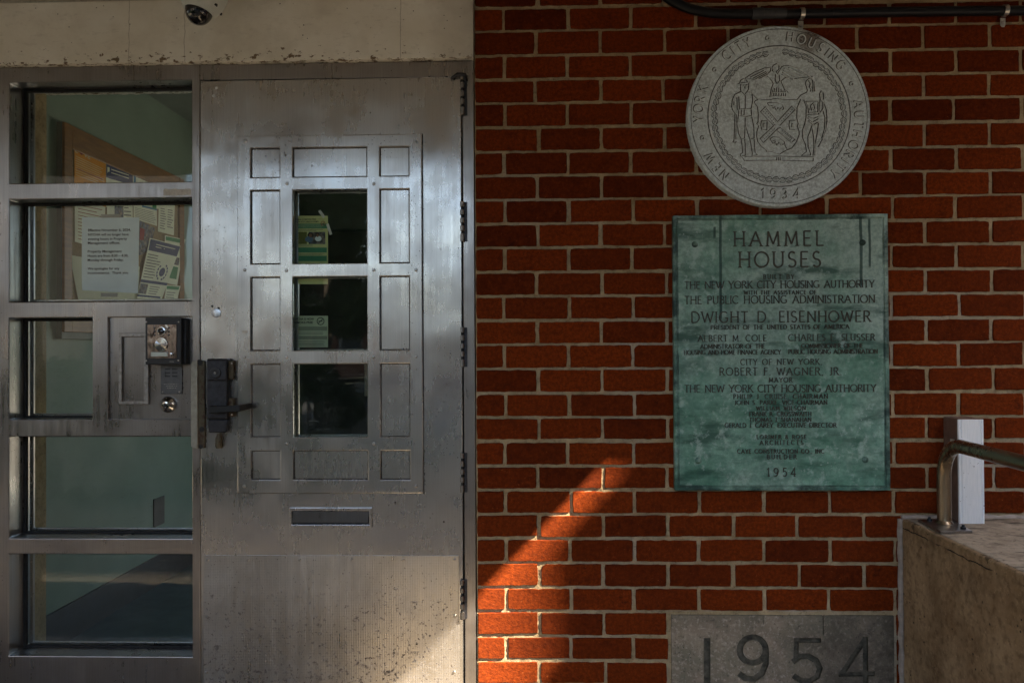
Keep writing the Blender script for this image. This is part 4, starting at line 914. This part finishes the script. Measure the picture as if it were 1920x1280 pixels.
def glyph(b, ch, place, h, wd, y0, y1, serif):
    """place maps (u,v) in units of cap height to (x,z)"""
    strokes = G[ch][1]; ends = {}
    for st in strokes:
        for p in (st[0], st[-1]): ends[(round(p[0], 2), round(p[1], 2))] = ends.get((round(p[0], 2), round(p[1], 2)), 0)+1
    e = 0
    for st in strokes:
        cl = len(st) > 8 and math.hypot(st[0][0]-st[-1][0], st[0][1]-st[-1][1]) < 1e-4
        pts = [place(*p) for p in (st[:-1] if cl else st)]
        hor = len(st) == 2 and abs(st[0][1]-st[1][1]) < .02
        b.stroke(pts, wd*(.9 if hor and serif else 1), y0-.00004*e, y1, cl); e += 1
        if serif and not cl and not hor:
            for p in (st[0], st[-1]):
                if abs(p[1]-round(p[1])) < .001 and ends[(round(p[0], 2), round(p[1], 2))] == 1:
                    b.stroke([place(p[0]-.12, p[1]), place(p[0]+.12, p[1])], wd*.6, y0-.00004*e, y1); e += 1
def text_line(b, text, x0, x1, zb_, h, wd, y0, y1, serif=True, slope=0.0):
    nat = sum(G[c_][0] if c_ != ' ' else .42 for c_ in text)*h; n = len(text)-1
    k_ = 1.0; gap = (x1-x0-nat)/max(1, n)
    if gap < .13*h: 
        k_ = (x1-x0)/(nat+.15*h*n); gap = .15*h*k_
    x = x0
    for c_ in text:
        if c_ == ' ': x += .42*h*k_+gap; continue
        glyph(b, c_, lambda u, v: (x+u*h*k_, zb_+v*h+slope*(x+u*h*k_-x0)), h, wd, y0, y1, serif); x += G[c_][0]*h*k_+gap

# ------------------------------------------------------------------ bronze plaque
PYF = -.014
pc = [at_y(1264, 918), at_y(1665, 917), at_y(1660.5, 402), at_y(1259, 406)]
xl, xr, zlo, zhi = (pc[0].x+pc[3].x)/2, (pc[1].x+pc[2].x)/2, (pc[0].z+pc[1].z)/2, (pc[2].z+pc[3].z)/2
plq = thing('bronze_plaque', 'green patinated bronze dedication plaque bolted to the brick wall', 'plaque', ((xl+xr)/2, 0, zlo))
b = MB(); rw = .0125; lattice(b, [xl, xl+rw, xr-rw, xr], [zlo, zlo+rw, zhi-rw, zhi], {(1, 1)}, PYF-.004, .006); b.build('rim', M['patedge'], plq, bevel=.0022)
b = MB(); b.box(xl+rw+.0004, xr-rw-.0004, PYF, .005, zlo+rw+.0004, zhi-rw-.0004); b.build('plate', M['patina'], plq)
b = MB(); lattice(b, [xl+rw+.001, xl+rw+.0045, xr-rw-.0045, xr-rw-.001], [zlo+rw+.001, zlo+rw+.0045, zhi-rw-.0045, zhi-rw-.001], {(1, 1)}, PYF-.0016, PYF-.0002); b.build('inner_moulding', M['patedge'], plq, bevel=.0006)
LN = [("HAMMEL", 1376, 1543.6, 461.5, 434.7), ("HOUSES", 1385.5, 1538, 501, 473), ("BUILT BY", 1431, 1488.6, 523, 515), ("THE NEW YORK CITY HOUSING AUTHORITY", 1283.5, 1638.7, 541, 528), ("WITH THE ASSISTANCE OF", 1394.7, 1530, 552, 545.3),
 ("THE PUBLIC HOUSING ADMINISTRATION", 1283.5, 1640, 569.5, 555.5), ("DWIGHT D. EISENHOWER", 1296, 1632, 604.5, 584.8), ("PRESIDENT OF THE UNITED STATES OF AMERICA", 1332.8, 1591.7, 617.3, 609.7), ("ALBERT M. COLE", 1308.7, 1437, 639.8, 628.5), ("CHARLES E. SLUSSER", 1478.3, 1640, 638.6, 626.8),
 ("ADMINISTRATOR OF THE", 1313, 1434, 653.3, 645.5), ("COMMISSIONER OF THE", 1502.4, 1617.6, 652, 644.5), ("HOUSING AND HOME FINANCE AGENCY", 1282.4, 1463.4, 664.5, 656.7), ("PUBLIC HOUSING ADMINISTRATION", 1478, 1645, 663, 655.2), ("CITY OF NEW YORK,", 1388.5, 1540, 683.5, 673.2), ("ROBERT F. WAGNER, JR.", 1349, 1577, 703.2, 689.5),
 ("MAYOR", 1441.6, 1485, 716, 707.8), ("THE NEW YORK CITY HOUSING AUTHORITY", 1283.5, 1642, 735, 721.8), ("PHILIP J. CRUISE, CHAIRMAN", 1375, 1551.6, 747, 739), ("JOHN S. PARKE, VICE-CHAIRMAN", 1377, 1550.5, 758, 750.5), ("WILLIAM WILSON", 1417.6, 1510, 768.3, 761.3), ("FRANK R. CROSSWAITH", 1405, 1520.7, 779.2, 772),
 ("THOMAS J. SHANAHAN", 1405, 1520.7, 790, 782.7), ("GERALD J. CAREY, EXECUTIVE DIRECTOR", 1359, 1567.7, 800.8, 793), ("LORIMER & ROSE", 1418.7, 1511.5, 822, 815), ("ARCHITECTS", 1424.5, 1505.8, 833, 825.3), ("CAYE CONSTRUCTION CO., INC", 1382.5, 1544.8, 849, 842), ("BUILDER", 1438, 1493, 859.5, 852), ("1954", 1438, 1492, 892, 877)]
for s_, a, c_, pb_, pt_ in LN:
    p, q, r_ = at_y(a, pb_+.3, PYF), at_y(c_, pb_-(c_-a)*.006, PYF), at_y(a, pt_, PYF); h = r_.z-p.z
    b = MB(); text_line(b, s_, p.x, q.x, p.z, h, max(.0019, h*.10), PYF-.0036, PYF+.0005, True); b.build('lettering', M['letter'], plq)
for px, py in ((1303, 458), (1617, 455), (1309, 863), (1622, 861)):
    q = at_y(px, py, PYF); b = MB(); b.lathe([(.0001, -.008), (.006, -.0072), (.0095, -.004), (.0105, .001)], (q.x, PYF, q.z), 'y', 18); b.build('bolt', M['patedge'], plq, smooth=True)

# ------------------------------------------------------------------ round seal
SY = -.034; sc_ = at_y(1460.3, 218, SY); RAD = 171.5*(at_y(1461, 218, SY).x-at_y(1460, 218, SY).x)
seal = thing('round_seal', 'round grey cast seal with a coat of arms above the green plaque', 'plaque', (sc_.x, 0, sc_.z-RAD))
U1 = RAD/171.5
b = MB(); b.lathe([(.0001, SY), (160*U1, SY), (164.6*U1, SY), (165.4*U1, SY+.0016), (166.2*U1, SY-.0006), (RAD-.003, SY-.0006), (RAD, SY+.003), (RAD, .006)], (sc_.x, 0, sc_.z), 'y', 128); b.build('disc', M['seal'], seal)
def sp_(px, py): q = at_y(px, py, SY); return (q.x, q.z)
def circ(r, a0=0, a1=360, n=96): return [(sc_.x+r*U1*math.sin(R(a0+(a1-a0)*i/n)), sc_.z+r*U1*math.cos(R(a0+(a1-a0)*i/n))) for i in range(n if a1-a0 == 360 else n+1)]
b = MB(); b.stroke(circ(133.5), .0026, SY-.0014, SY+.001, True); b.stroke(circ(165.2), .0018, SY-.0004, SY+.001, True); b.build('ring', M['sealline'], seal)
b = MB(); b.stroke(circ(130.3), .0065, SY-.0012, SY+.001, True); b.build('ring_bead', M['sealhi'], seal)
LET = [('N', 222.8), ('E', 230.2), ('W', 238.7), ('Y', 268.2), ('O', 275.9), ('R', 282.6), ('K', 290.3), ('C', 320.3), ('I', 325.8), ('T', 331.2), ('Y', 337.6), ('H', 8.5), ('O', 16.7), ('U', 24.6), ('S', 32), ('I', 37.7), ('N', 43.3), ('G', 51.3), ('A', 82.3), ('U', 89.8), ('T', 97.4), ('H', 104), ('O', 112.3), ('R', 119.6), ('I', 124.8), ('T', 130.2), ('Y', 136.8)]
def arc_letters(m, dw, y0, y1, off, nm):
    b = MB(); h = 17.5*U1
    for ch, an in LET:
        a = R(an); wd = G[ch][0]; ux = Vector((math.cos(a), -math.sin(a))); uz = Vector((math.sin(a), math.cos(a))); o = Vector((sc_.x, sc_.z))+uz*142.5*U1+Vector(off)
        glyph(b, ch, lambda u, v: tuple(o+ux*(u-wd/2)*h*.92+uz*v*h), h, dw, y0, y1, False)
    for i, px in enumerate((1431, 1450.5, 1472, 1494)):
        ch = '1934'[i]; q = sp_(px, 372.5); hh = 17.5*U1; wd = G[ch][0]
        glyph(b, ch, lambda u, v: (q[0]+off[0]+(u-wd/2)*hh, q[1]+off[1]+v*hh), hh, dw, y0, y1, False)
    for an in (254.4, 306.8, 352.6, 66.8):
        a = R(an); c0 = Vector((sc_.x, sc_.z))+Vector((math.sin(a), math.cos(a)))*149*U1+Vector(off); b.stroke([(c0.x+3.3*U1*math.cos(R(t_)), c0.y+3.3*U1*math.sin(R(t_))) for t_ in range(0, 360, 36)], dw*.8, y0, y1, True)
    return b.build(nm, m, seal)
arc_letters(M['sealline'], .0060, SY-.0008, SY+.001, (-.0016, .0014), 'letter_shading')
arc_letters(M['sealhi'], .0034, SY-.0026, SY+.001, (.0004, -.0003), 'lettering')
CS = 3.4605
def cp(x, y): return sp_(1270+x/CS, 30+y/CS)
EMB = [
 [(392, 441), (430, 434), (470, 431)], [(404, 437), (410, 419), (425, 410), (447, 414), (456, 432)], [(411, 444), (409, 482), (420, 492), (437, 511), (452, 491), (461, 478), (463, 438)], [(424, 450), (440, 452), (455, 448)], [(440, 452), (437, 470), (446, 472)],
 [(412, 492), (372, 511), (356, 545), (352, 590), (360, 612), (374, 630), (368, 800), (361, 818), (374, 825), (383, 815)], [(383, 640), (378, 800)], [(386, 530), (388, 600), (396, 614), (402, 600), (398, 525)], [(356, 545), (368, 555), (366, 580)],
 [(440, 512), (440, 604)], [(400, 606), (478, 603)], [(395, 648), (440, 655), (482, 648)], [(400, 606), (395, 650)], [(478, 603), (482, 650)], [(415, 610), (414, 640), (432, 645), (434, 610)], [(452, 491), (484, 503), (512, 532), (524, 543), (505, 552), (498, 562)], [(484, 503), (489, 550), (478, 603)], [(512, 532), (545, 548)],
 [(500, 562), (520, 590), (525, 640), (523, 690), (515, 700), (528, 712), (516, 750)], [(395, 650), (388, 700), (396, 760), (413, 796), (421, 850), (423, 888), (408, 898), (413, 911), (441, 906), (440, 890)], [(440, 655), (439, 720), (436, 796), (441, 850), (441, 890)], [(440, 700), (456, 760), (470, 797), (480, 850), (486, 890), (484, 908), (520, 903), (507, 888)], [(482, 650), (496, 720), (498, 797), (500, 850), (505, 888)], [(413, 797), (436, 795)], [(470, 798), (498, 795)],
 [(876, 393), (862, 402), (850, 410), (836, 422), (830, 442), (838, 462), (844, 484), (838, 497), (800, 515), (776, 545)], [(862, 402), (886, 425), (890, 490)], [(872, 400), (880, 440), (878, 492)], [(850, 420), (862, 440), (856, 462), (868, 480), (862, 492)],
 [(832, 556), (913, 556), (910, 626), (850, 628), (848, 600), (832, 556)], [(858, 612), (866, 580), (880, 566), (890, 590), (886, 612), (872, 596), (870, 616)], [(845, 641), (916, 640)], [(850, 655), (880, 668), (914, 654)], [(844, 662), (876, 690), (914, 668)], [(850, 680), (880, 708), (912, 690)],
 [(820, 545), (836, 590), (834, 660), (826, 700), (810, 745), (812, 790), (830, 830), (838, 880), (806, 906), (862, 906), (864, 892), (848, 850), (846, 785), (860, 750), (872, 712)], [(800, 540), (776, 598), (774, 660), (784, 700), (778, 714), (790, 750)], [(872, 720), (884, 790), (886, 850), (880, 908)], [(916, 690), (905, 770), (893, 830), (890, 906)],
 [(934, 486), (922, 505), (926, 540), (916, 640)], [(926, 540), (944, 560), (944, 600), (925, 628)], [(944, 500), (950, 520), (946, 545)], [(950, 560), (966, 610), (970, 680), (960, 745), (938, 805), (912, 852)], [(940, 600), (957, 660), (955, 730), (936, 795)],
 [(524, 543), (556, 547), (600, 545), (640, 538), (690, 546), (735, 546), (776, 545)], [(516, 750), (514, 780), (522, 815), (542, 842), (575, 868), (580, 880), (612, 884), (650, 898), (662, 899), (702, 874), (742, 858), (772, 818), (790, 772), (790, 750)],
 [(570, 590), (540, 622), (628, 714)], [(570, 590), (652, 688)], [(668, 724), (764, 800), (740, 822), (646, 740), (668, 724)], [(742, 586), (650, 686)], [(742, 586), (766, 606), (664, 712)], [(634, 704), (537, 796), (560, 822), (655, 728)],
 [(545, 682), (582, 680), (580, 742), (548, 738), (541, 708), (545, 682)], [(765, 680), (728, 680), (724, 710), (730, 738), (764, 742)], [(556, 698), (556, 722)], [(562, 698), (562, 722)], [(568, 698), (568, 722)], [(742, 698), (742, 722)], [(748, 698), (748, 722)],
 [(584, 566), (598, 586), (618, 584)], [(584, 566), (612, 564), (650, 568), (682, 580), (690, 602), (682, 612)], [(618, 584), (622, 600), (632, 592), (642, 612), (652, 596), (664, 608), (676, 596)], [(600, 798), (612, 812), (636, 808)], [(600, 798), (620, 786), (660, 790), (692, 812), (698, 840), (712, 862)], [(612, 812), (620, 826), (636, 818), (646, 838), (658, 822), (676, 838), (690, 832)],
 [(408, 906), (424, 918), (436, 940), (640, 938), (880, 944)], [(436, 914), (640, 912), (668, 912), (882, 916), (880, 944)], [(646, 914), (644, 938)], [(656, 914), (658, 938)], [(666, 914), (668, 938)],
 [(612, 338), (622, 322), (642, 312), (660, 322), (658, 348), (642, 362), (650, 376), (676, 332), (690, 326)], [(612, 338), (622, 344), (616, 356), (628, 366)], [(606, 334), (560, 342), (500, 366), (440, 404)], [(440, 404), (490, 414), (530, 408), (560, 396), (578, 386), (600, 404), (612, 420)], [(690, 326), (722, 324), (782, 345), (826, 372), (862, 398)], [(862, 398), (800, 404), (740, 414), (700, 402), (672, 424)],
 [(606, 334), (604, 360), (590, 372)], [(470, 400), (560, 356)], [(490, 406), (575, 362)], [(510, 408), (582, 370)], [(530, 408), (590, 376)], [(690, 340), (800, 396)], [(684, 352), (775, 404)], [(680, 366), (752, 410)], [(676, 380), (722, 406)], [(720, 336), (830, 388)], [(612, 420), (622, 440), (610, 470), (600, 524), (640, 518), (700, 522)], [(672, 424), (690, 466), (720, 498)], [(636, 380), (634, 420), (648, 440), (664, 420), (660, 385)], [(690, 466), (704, 500), (700, 522)],
 [(618, 480), (610, 516)], [(630, 470), (624, 516)], [(644, 466), (640, 514)], [(658, 468), (658, 516)], [(672, 474), (676, 518)], [(684, 486), (690, 518)], [(610, 496), (698, 496)],
]
for i in range(7):    # cross bars of the sails
    for (a0, a1, b0, b1) in (((560, 606), (635, 692), 8, 8), ((672, 746), (742, 802), 8, 8)):
        t_ = (i+.5)/7; x = a0[0] if isinstance(a0, tuple) else a0
        cx, cy = a0[0]+(a1[0]-a0[0])*t_, a0[1]+(a1[1]-a0[1])*t_
        EMB += [[(cx-8, cy+6), (cx-3, cy+11)], [(cx+2, cy-5), (cx+7, cy)]]
    for (a0, a1) in (((744, 602), (668, 682)), ((630, 722), (556, 800))):
        t_ = (i+.5)/7; cx, cy = a0[0]+(a1[0]-a0[0])*t_, a0[1]+(a1[1]-a0[1])*t_
        EMB += [[(cx-7, cy-3), (cx-2, cy-8)], [(cx+2, cy+6), (cx+7, cy+1)]]
b = MB(); b2 = MB()
for i, st in enumerate(EMB):
    pts = [cp(*p) for p in st]; short = len(st) == 2 and math.dist(st[0], st[1]) < 20
    b.stroke(pts, .0019 if short else .0027, SY-.0012-.00003*(i % 9), SY+.001)
    if not short: b2.stroke([(p[0]+.0023, p[1]-.0018) for p in pts], .0017, SY-.0026-.00003*(i % 7), SY+.001)
b.build('emblem_outline', M['sealline'], seal); b2.build('emblem_relief', M['sealhi'], seal)
# wreath of overlapping leaves
b = MB(); b2 = MB(); an = 6.0
while an < 350:
    a = R(an); q = 121.5+1.2*math.sin(an*.3)
    def lp(u, v, a=a, q=q):   # u along the ring (degrees), v outwards (photo pixels)
        t_ = a+R(u); return (sc_.x+(q+v)*U1*math.sin(t_), sc_.z+(q+v)*U1*math.cos(t_))
    b.stroke([lp(-2.6, -1), lp(-1, -5.2), lp(1.6, -4.6), lp(3, -1.5)], .0021, SY-.0009, SY+.001); b.stroke([lp(-2.6, 1), lp(-1, 4.8), lp(1.6, 4.2), lp(3, 1.5)], .0016, SY-.00085, SY+.001)
    b.stroke([lp(-1.6, -1.8), lp(1.8, -1.2)], .0013, SY-.0008, SY+.001); b.stroke([lp(-1.2, 1.7), lp(2.0, 1.5)], .0013, SY-.0008, SY+.001)
    b2.stroke([lp(-2, 0), lp(2.4, .2)], .0030, SY-.0026, SY+.001); b2.stroke([lp(-1.4, -3.4), lp(1.7, -3.0)], .0022, SY-.0023, SY+.001)
    an += 5.9
b.build('wreath_outline', M['sealline'], seal); b2.build('wreath_relief', M['sealhi'], seal)

# ------------------------------------------------------------------ cornerstone with cut date
b = MB(); b.box(STONE[0], STONE[1], -.0015, .012, .0, STONE[3]); blk = b.build('stone_block', M['stone'])
cut = MB(); SW = .0215
def dp(px, py): q = at_y(px, py); return (q.x, q.z)
e = 0
for st, cl, wd in (([(1325.5, 1195), (1325.5, 1283)], False, SW), ([(1411+24.5*math.cos(R(t_)), 1217.5+24*math.sin(R(t_))) for t_ in range(0, 360, 18)], True, SW*.92), ([(1436, 1220), (1435.5, 1243), (1428, 1262), (1414, 1272), (1398, 1271), (1385, 1261)], False, SW*.92),
    ([(1539, 1199.5), (1494, 1199.5)], False, SW*.72), ([(1493.5, 1195), (1492, 1236)], False, SW*.75), ([(1486, 1240), (1500, 1229.5), (1516, 1229), (1530, 1237), (1537, 1252), (1532, 1267), (1518, 1276), (1502, 1275), (1487, 1265)], False, SW*.86),
    ([(1623, 1195), (1577, 1264)], False, SW*.8), ([(1572, 1263), (1640, 1262)], False, SW*.72), ([(1622, 1193), (1623, 1292)], False, SW*.8)):
    cut.stroke([dp(*p) for p in st], wd, -.02-.0005*e, .0085+.00012*e, cl); e += 1
# narrow cracks in the top edge
cut.stroke([dp(1543, 1150), dp(1543.5, 1189)], .0022, -.02, .008); cut.stroke([dp(1431, 1150), dp(1431, 1169)], .0012, -.02, .005)
co_ = cut.build('cutter', M['stone']); md = blk.modifiers.new('cut', 'BOOLEAN'); md.object = co_; md.operation = 'DIFFERENCE'; md.solver = 'EXACT'; md.use_self = True
me = bpy.data.meshes.new_from_object(blk.evaluated_get(bpy.context.evaluated_depsgraph_get())); blk.modifiers.clear(); blk.data = me; me.name = 'stone_block'; bpy.data.objects.remove(co_)
me.materials.append(M['stonedirt'])
for pl_ in me.polygons:
    if pl_.center.y > .0005 and pl_.center.y < .0095: pl_.material_index = len(me.materials)-1
blk.name = 'cornerstone'; tag(blk, 'grey cornerstone carved with the date 1954 at the foot of the brick wall', 'cornerstone')

# ------------------------------------------------------------------ stair cheek wall, handrail, post
TZ = Z(972, 1690)+.001; CX = X(1689, 1000)
b = MB(); b.box(CX, 3.4, -4.2, -.002, 0, TZ); b.mi = 1
b.box(CX+.012, 3.39, -4.19, -.003, TZ-.01, TZ+.0022)
chk = b.build('stair_wall', [M['conc'], M['conctop']], bevel=.010, seg=3); tag(chk, 'weathered concrete stair cheek wall in the lower right corner', 'wall')
bd = MB(); pts = []; rad = []
for i in range(60):
    z = TZ*i/59; pts.append((CX-.004+.0025*mnoise.noise(Vector((z*22, 1, 2))), -.006, z)); rad.append(.0095+.003*mnoise.noise(Vector((z*30, 5, 2))))
bd.tube(pts, rad, 8); pts = []; rad = []
for i in range(70):
    x = CX+(2.6-CX)*i/69; pts.append((x, -.004, TZ+.004+.002*mnoise.noise(Vector((x*30, 1, 9))))); rad.append(.0085+.004*mnoise.noise(Vector((x*26, 3, 2))))
bd.tube(pts, rad, 8); bd.build('sealant_bead', M['caulk'], chk, smooth=True)
T2 = TZ+.0022
q = at_z(1771, 985, T2); hx, hy = q.x, q.y
hr = thing('handrail', 'bent steel pipe handrail on a base plate on the stair wall', 'handrail', (hx, hy, T2))
c4 = [at_z(px, py, T2+.005) for px, py in ((1721, 974.5), (1764, 998), (1823.5, 996.5), (1783, 973.5))]
b = MB(); vs = [(p.x, p.y, T2+.0004) for p in c4]+[(p.x, p.y, T2+.008) for p in c4]; b.raw(vs, [(0, 1, 2, 3), (4, 7, 6, 5)]+[(i, (i+1) % 4, 4+(i+1) % 4, 4+i) for i in range(4)]); b.build('base_plate', M['dull_metal'], hr, bevel=.001)
zr = at_y(1800, 833, hy-.05).z; pts = [(hx, hy, T2+.008), (hx, hy, T2+.06), (hx, hy, zr-.10)]; rb = .10
for a in range(10, 91, 10): pts.append((hx, hy-rb*(1-math.cos(R(a))), zr-rb+rb*math.sin(R(a))))
pts += [(hx, hy-.3, zr-.004), (hx, hy-1.0, zr-.02), (hx, hy-3.2, zr-.07)]
b = MB(); b.tube(pts, .0205, 20); b.build('rail', M['rail'], hr, smooth=True)
b = MB(); b.lathe([(.021, 0), (.026, .0005), (.0225, .006), (.0208, .009)], (hx, hy, T2+.008), 'z', 20); b.build('weld_collar', M['rail'], hr, smooth=True)
for px, py in ((1743, 975), (1806, 990)):
    p = at_z(px, py, T2+.01); b = MB(); b.lathe([(.0001, .014), (.004, .0135), (.0045, .007), (.008, .0065), (.008, .0005)], (p.x, p.y, T2+.0078), 'z', 8); b.build('anchor_bolt', M['dark_metal'], hr)
fy = -.090; a, c_ = at_y(1798, 981, fy), at_y(1843.5, 786, fy)
po = thing('metal_post', 'short bright galvanised box post on the stair wall behind the handrail', 'post', ((a.x+c_.x)/2, fy/2, T2))
b = MB(); b.box(a.x, c_.x, fy+.003, -.001, T2+.0004, c_.z+.002); bdy = b.build('post_body', plain('brick_reflection_brown', (.16, .10, .075), .5, .2, .2, 40, .1), po, bevel=.003)  # brown stands in for brick reflected in the post's side
b = MB(); wd = c_.x-a.x; pr = [(a.x, fy+.0035), (a.x+.001, fy-.002), (a.x+.006, fy-.002), (a.x+.008, fy+.0008), (a.x+.012, fy-.0022), (c_.x-.011, fy-.0022), (c_.x-.008, fy+.0008), (c_.x-.006, fy-.002), (c_.x-.0005, fy-.002), (c_.x+.0005, fy+.0035)]
n = len(pr); b.raw([(x, y, T2+.001) for x, y in pr]+[(x, y, c_.z) for x, y in pr], [tuple(range(n)), tuple(range(2*n-1, n-1, -1))]+[(i, n+i, n+(i+1) % n, (i+1) % n) for i in range(n)]); b.build('front_cover', M['galv'], po)
p = at_y(1775, 825, fy+.02); b = MB(); b.box(a.x-.0012, a.x-.0002, -.075, -.045, p.z-.018, p.z+.002); b.build('paper_label', M['sticker'], po)

# ------------------------------------------------------------------ conduit with clips
cy = -.020; rP = .0155
pts2 = [(1218, -34), (1240, -12), (1262, 3), (1288, 15), (1315, 22), (1345, 25.5), (1380, 26.5), (1500, 26.2), (1700, 22.5), (1990, 20)]
pts = [at_y(px, py, cy) for px, py in pts2]; pts = [pts[0]+Vector((-.05, 0, .07))]+pts
cd = thing('conduit', 'black conduit pipe running along the top of the brick wall', 'pipe', (pts[5].x, 0, pts[5].z))
sm = []
for i in range(len(pts)-1):
    p0, p1, p2, p3 = pts[max(0, i-1)], pts[i], pts[i+1], pts[min(len(pts)-1, i+2)]
    for t_ in (0, .25, .5, .75): sm.append(.5*((2*p1)+(-p0+p2)*t_+(2*p0-5*p1+4*p2-p3)*t_*t_+(-p0+3*p1-3*p2+p3)*t_**3))
sm.append(pts[-1]); b = MB(); b.tube(sm, rP, 16); b.build('pipe', M['pipe'], cd, smooth=True)
a, c_ = at_y(1410, 26.5, cy), at_y(1473, 26, cy); b = MB(); b.tube([(a.x, cy, a.z), (a.x+.035, cy, a.z), (a.x+.036, cy, a.z), (c_.x, cy, c_.z)], [rP+.003, rP+.003, rP+.0015, rP+.0015], 16); b.build('coupling', M['coupling'], cd)
a = at_y(1560, 25, cy); b = MB(); b.tube([(a.x, cy, a.z), (a.x+.022, cy, a.z)], rP+.0012, 16); b.build('collar', M['pipe'], cd)
def clip(px, py, label):
    if not hasattr(clip, 'first'):
        t = thing('pipe_clip', label, 'pipe clip', (0, 0, 0), 'zinc clips holding the conduit')
        b = MB(); vs = []; n = 12
        for i in range(n+1):
            a = R(200-230*i/n); 
            for xx in (-.0065, .0065): 
                for rr_ in (rP+.0006, rP+.0028): vs.append((xx, -rr_*math.sin(a)*1.02, rr_*math.cos(a+math.pi) if 0 else -rr_*math.cos(a)))
        vs = [(v[0], v[1], v[2]) for v in vs]; fs = []
        for i in range(n):
            o = 4*i; p = o+4
            fs += [(o, p, p+2, o+2), (o+1, o+3, p+3, p+1), (o, o+1, p+1, p), (o+2, p+2, p+3, o+3)]
        b.raw(vs, fs+[(0, 2, 3, 1), (4*n, 4*n+1, 4*n+3, 4*n+2)]); b.build('strap', M['clip'], t)
        b = MB(); pr = [(-.0085, -.018), (.0085, -.018), (.0085, -.040), (.005, -.048), (-.003, -.048), (-.0085, -.042)]
        b.prism(list(reversed(pr)), .0105, .0135); b.build('foot', M['clip'], t, bevel=.001)
        b = MB(); b.lathe([(.0001, .0065), (.004, .007), (.0055, .0104)], (0, 0, -.034), 'y', 12); b.build('screw_head', M['screw'], t, smooth=True)
        clip.first = t; o = t
    else: o = dup(clip.first, (0, 0, 0)); o['label'] = label
    q = at_y(px, py, cy); o.location = (q.x, cy, q.z)
clip(1503.5, 26.2, 'zinc clip on the conduit just above the round seal')
clip(1884, 20.5, 'zinc clip on the conduit near the top right corner')

# ------------------------------------------------------------------ dome camera under the soffit
q = at_y(378, 4, -.14); ccx, ccz = q.x, q.z
sc2 = thing('security_camera', 'white dome security camera hanging above the steel door', 'camera', (ccx, -.14, 2.49))
b = MB(); b.lathe([(.025, .5), (.03, .14), (.06, .115), (.078, .085), (.080, .03), (.074, -.004), (.056, -.034), (.050, -.036), (.046, -.030)], (0, 0, 0), 'z', 40)
tilt = Matrix.Rotation(R(12), 4, 'Y') @ Matrix.Rotation(R(-8), 4, 'X')
def tl_(o): 
    for v in o.data.vertices:
        p = tilt @ (v.co*.90 if v.co.z < .3 else v.co); v.co = (p.x+ccx, p.y-.14, p.z+ccz)
# keep the stem short of the slab: clamp the stem top to the soffit
for i, v in enumerate(b.v):
    if v[2] > .4: b.v[i] = (v[0]*.5, v[1]*.5, 2.4995-ccz-.004)
h = b.build('housing', M['housing'], sc2, smooth=True); tl_(h)
zmax = max(v.co.z for v in h.data.vertices)
for v in h.data.vertices:
    if v.co.z > 2.4995: v.co.z = 2.4995
for aa in (-60, -20, 25, 70, 120, 170, 215, 260):
    b = MB(); cx_, cy_ = .067*math.sin(R(aa)), -.067*math.cos(R(aa)); b.lathe([(.0065, -.016), (.0065, -.010)], (cx_, cy_, 0), 'z', 10); o = b.build('screw_recess', M['black'], h); tl_(o)
b = MB(); b.lathe([(.0462*math.cos(R(a)), -.032-.052*math.sin(R(a))) for a in range(0, 90, 9)]+[(.0005, -.084)], (0, 0, 0), 'z', 32); d = b.build('dome', M['dome'], sc2, smooth=True); tl_(d)
b = MB(); b.lathe([(.0535, -.0335), (.0535, -.037), (.0468, -.040), (.0464, -.034)], (0, 0, 0), 'z', 32); o = b.build('dome_ring', M['housing'], sc2, smooth=True); tl_(o)
for o in list(bpy.data.objects):
    if o.name == 't': bpy.data.objects.remove(o)
